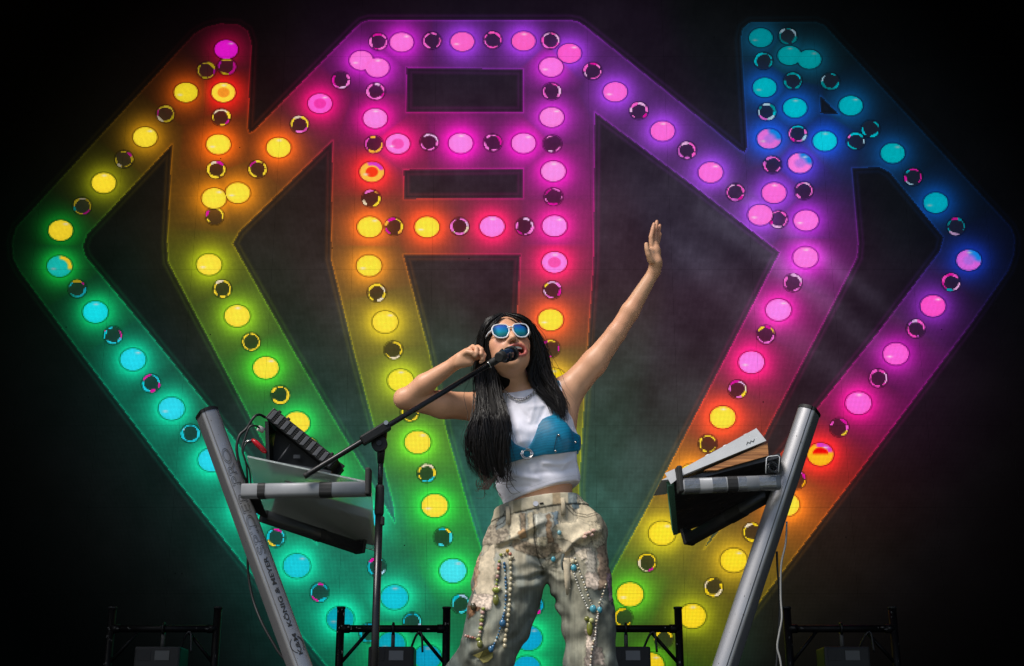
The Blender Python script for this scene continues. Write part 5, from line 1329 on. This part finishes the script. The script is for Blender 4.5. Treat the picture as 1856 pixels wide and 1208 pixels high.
# face opening: an arch in front
op = np.maximum(np.maximum(np.abs(hx) - (.066 - .35 * np.clip(hu - .02, 0, .2)), hu - .088), .02 - hf)
op = np.maximum(op, -hu - .16)
hairV.F = np.maximum(hairV.F, -op).astype(np.float32)
ix, xs_, ys_, zs_ = hairV.shell()
hairV.F[ix] += ((noise3(xs_ * 60, ys_ * 60, zs_ * 6, 41) - .5) * -.006).astype(np.float32)
Vh, Qh = hairV.skin(1)
hair = mesh_obj('hair', Vh, Qh, mat('black_hair_core', (.005, .0042, .004, 1), .6, spec=.1), person)
rn = np.random.RandomState(12)
def strands(g, y, N, r0, spread, seedtips, mat_, jitter=.004, t_end=(.80, 1.0), depth=.045, wave=0.0):
    mb_v = []; mb_f = []
    n = len(y)
    for s in range(N):
        ck = rn.randint(13); a = float(np.clip((ck + .5) / 13 + rn.randn() * .028, 0, 1)); w_ = (max(0, 1 - 2 * a), 1 - abs(2 * a - 1), max(0, 2 * a - 1))
        path = g['in'] * w_[0] + g['mid'] * w_[1] + g['out'] * w_[2]
        dy = np.clip((((ck * 7919) % 13) / 13.0) * .6 + rn.rand() * .4, 0, 1) * depth - .014; te = t_end[0] + (t_end[1] - t_end[0]) * rn.rand() ** .5
        m = max(5, int(n * te)); ph = rn.rand() * 6.28; fq = 2 + 3 * rn.rand(); am = jitter * (.4 + rn.rand()) ; ox, oz = rn.randn() * spread, rn.randn() * spread
        pts = []
        for i in range(m):
            t = i / (n - 1); p = P(path[i][0], path[i][1], y[i] + dy * min(1, t * 4))
            k = min(1, t * 3)
            p = p + Vector((ox * k * (1 + t) + am * k * math.sin(ph + fq * t * 6) + wave * k * t * math.sin(ck * 1.9 + ph * .12 + 8.5 * t), am * k * math.cos(ph + fq * t * 5), oz * .3 * k))
            if t < .42: p = push_out(p, 1.02 + .03 * rn.rand() * 0)
            pts.append(p)
        o = len(mb_v); rr = r0 * (.7 + .6 * rn.rand())
        for i, p in enumerate(pts):
            tt = i / (m - 1); rad = rr * (.75 + .25 * min(1, tt * 6)) * (1 if tt < .7 else max(.12, (1 - tt) / .3))
            d = (pts[min(i + 1, m - 1)] - pts[max(i - 1, 0)]).normalized(); u = d.cross(Vector((0, 1, 0))).normalized(); v = d.cross(u)
            for c in range(3):
                an = c * 2.094 + ph; mb_v.append(tuple(p + (u * math.cos(an) + v * math.sin(an)) * rad))
        for i in range(m - 1):
            for c in range(3):
                q = o + i * 3; mb_f.append((q + c, q + (c + 1) % 3, q + 3 + (c + 1) % 3, q + 3 + c))
    return mb_v, mb_f
vs, fs = strands(gl, yl, 900, .0016, .004, 0, m_hair, depth=.06, wave=.014)
v2, f2 = strands(gr, yr, 640, .0016, .003, 0, m_hair, depth=.055, wave=.011)
fs += [tuple(i + len(vs) for i in f) for f in f2]; vs += v2
# flyaways
v2, f2 = strands(gl, yl, 34, .0008, .012, 0, m_hair, jitter=.012, depth=.06, wave=.02)
fs += [tuple(i + len(vs) for i in f) for f in f2]; vs += v2
v2, f2 = strands(gr, yr, 26, .0008, .011, 0, m_hair, jitter=.010, depth=.06, wave=.015)
fs += [tuple(i + len(vs) for i in f) for f in f2]; vs += v2
mb = MB(); mb.add(vs, fs, True); o = mb.build('hair_strands', m_hair, hair); o['kind'] = 'stuff'
# curled ends with sun-lightened tips
m_tip = mat('bronzed_hair_tips', (.035, .017, .008, 1), .4)
tips = MB()
for k in range(30):
    u0 = rn.uniform(855, 932); v0 = rn.uniform(835, 872); sgn = -1 if u0 < 890 else 1
    L_ = rn.uniform(18, 44); cu_ = rn.uniform(-14, 10); y0 = -.16 + rn.rand() * .05
    pts = spline([P(u0, v0, y0), P(u0 + sgn * cu_ * .3, v0 + L_ * .4, y0), P(u0 + sgn * cu_ * .2 + rn.uniform(-8, 14), v0 + L_ * .8, y0), P(u0 + sgn * 8 + rn.uniform(-10, 14), v0 + L_ * rn.uniform(.7, 1.0), y0)], 6)
    tips.tube(pts, [.0016 * (1 - .8 * i / (len(pts) - 1)) for i in range(len(pts))], 4, caps=False)
for k in range(22):
    y0 = -.15
    pts = spline([P(rn.uniform(872, 905), 862, y0), P(878 + rn.uniform(-6, 12), 880 + rn.uniform(-4, 6), y0), P(880 + rn.uniform(-6, 6), 886, y0), P(870 + rn.uniform(-10, 8), 884 + rn.uniform(-6, 8), y0)], 6)
    tips.tube(pts, [.0014 * (1 - .8 * i / (len(pts) - 1)) for i in range(len(pts))], 4, caps=False)
o = tips.build('curled_tips', m_tip, hair); o['kind'] = 'stuff'

# ---- mirrored sunglasses
gls = bpy.data.objects.new('sunglasses', None)
m_frame = mat('white_acetate', (.72, .72, .76, 1), .25)
m_mirror = tint_mat('painted_reflection', .07)  # mirror whose tint carries a painted reflection
m_mirror.node_tree.nodes['Principled BSDF'].inputs['Metallic'].default_value = 1
GU = .004
def lens_outline(s):
    pts = [(-.0325, .013), (-.024, .0255), (-.004, .028), (.020, .0245), (.0285, .014), (.0275, -.006), (.016, -.025), (.002, -.029), (-.017, -.0255), (-.0305, -.010)]
    return [((s * .0350 + s * -x_) * .93, u_ * .93) for x_, u_ in pts]
def rounded(ol):
    out = []
    for i in range(len(ol)):
        a, b, c = (Vector((*ol[(i + k) % len(ol)], 0)) for k in (-1, 0, 1))
        out += [b.lerp(a, .28), b.lerp((a + c) / 2, .10), b.lerp(c, .28)]
    return out + [out[0]]
def gpt(x_, u_, off=0.): return hd(x_, .1075 + off - 2.0 * x_ * x_ - 1.2 * (u_) ** 2 - .002, u_ + GU)
frame = None
fm = MB()
for s in (-1, 1):
    ol = lens_outline(s); sp = rounded(ol)
    loop = [gpt(q.x, q.y) for q in sp]
    fm.tube(loop, .0027, 8, caps=False)
    # hinge and temple back to the ear
    fm.tube([gpt(s * .061, .008), hd(s * .070, .078, .012), hd(s * .082, .03, .006), hd(s * .082, -.02, .0)], [.0036, .0034, .003, .0028], 8)
fm.tube([gpt(-.012, .010), gpt(0, .0125, .002), gpt(.012, .010)], .0032, 8)
for s in (-1, 1): fm.tube([gpt(s * .009, -.004, -.002), hd(s * .011, .098, -.008)], .002, 6)
frame = fm.build('sunglasses', m_frame, person)
for s in (-1, 1):
    ol = lens_outline(s); sp = rounded(ol)[:-1]
    cx = sum(q.x for q in sp) / len(sp); cy = sum(q.y for q in sp) / len(sp); vs = []; n = len(sp); rings_ = 6
    for k in range(rings_ + 1):
        for q in sp: x_ = cx + (q.x - cx) * k / rings_; y_ = cy + (q.y - cy) * k / rings_; vs.append(gpt(x_, y_, .0015 * (1 - (k / rings_) ** 2)))
    fs = [(k * n + i, k * n + (i + 1) % n, (k + 1) * n + (i + 1) % n, (k + 1) * n + i) for k in range(rings_) for i in range(n)]
    mb = MB(); mb.add(vs, fs if s < 0 else [f[::-1] for f in fs], True); lo = mb.build('lens', m_mirror, frame)
    tc_ = np.ones((len(lo.data.vertices), 4), np.float32)
    for i_, vt in enumerate(lo.data.vertices):
        q = vt.co - HC; uu = (q.dot(hU) / HS - GU) / .026; xx = (q.dot(hX) / HS - cx) / .029
        c_ = np.interp(uu, [-1, -.45, -.1, .35, 1], [0, 1, 2, 3, 4]); k_ = [(.02, .05, .14), (.05, .42, .22), (.03, .62, .60), (.05, .45, .85), (.16, .14, .70)]  # reflected surroundings painted as bands from top to bottom
        i0 = min(3, int(c_)); c3 = np.array(k_[i0]) * (1 - c_ + i0) + np.array(k_[i0 + 1]) * (c_ - i0)
        tc_[i_, :3] = c3 * (1 - .80 * np.clip((abs(xx + .15 * s) - .45) / .4, 0, 1)) + np.array([.01, .02, .07])
    lo.data.attributes.new('tint', 'FLOAT_COLOR', 'POINT').data.foreach_set('color', tc_.ravel())
bpy.data.objects.remove(gls)
# rings and bracelet on the raised hand
MB().ring(P(1183, 457, -.102), .0035, .0012, (0, -1, .2), 12, 6).build('finger_ring', m_steel, person)
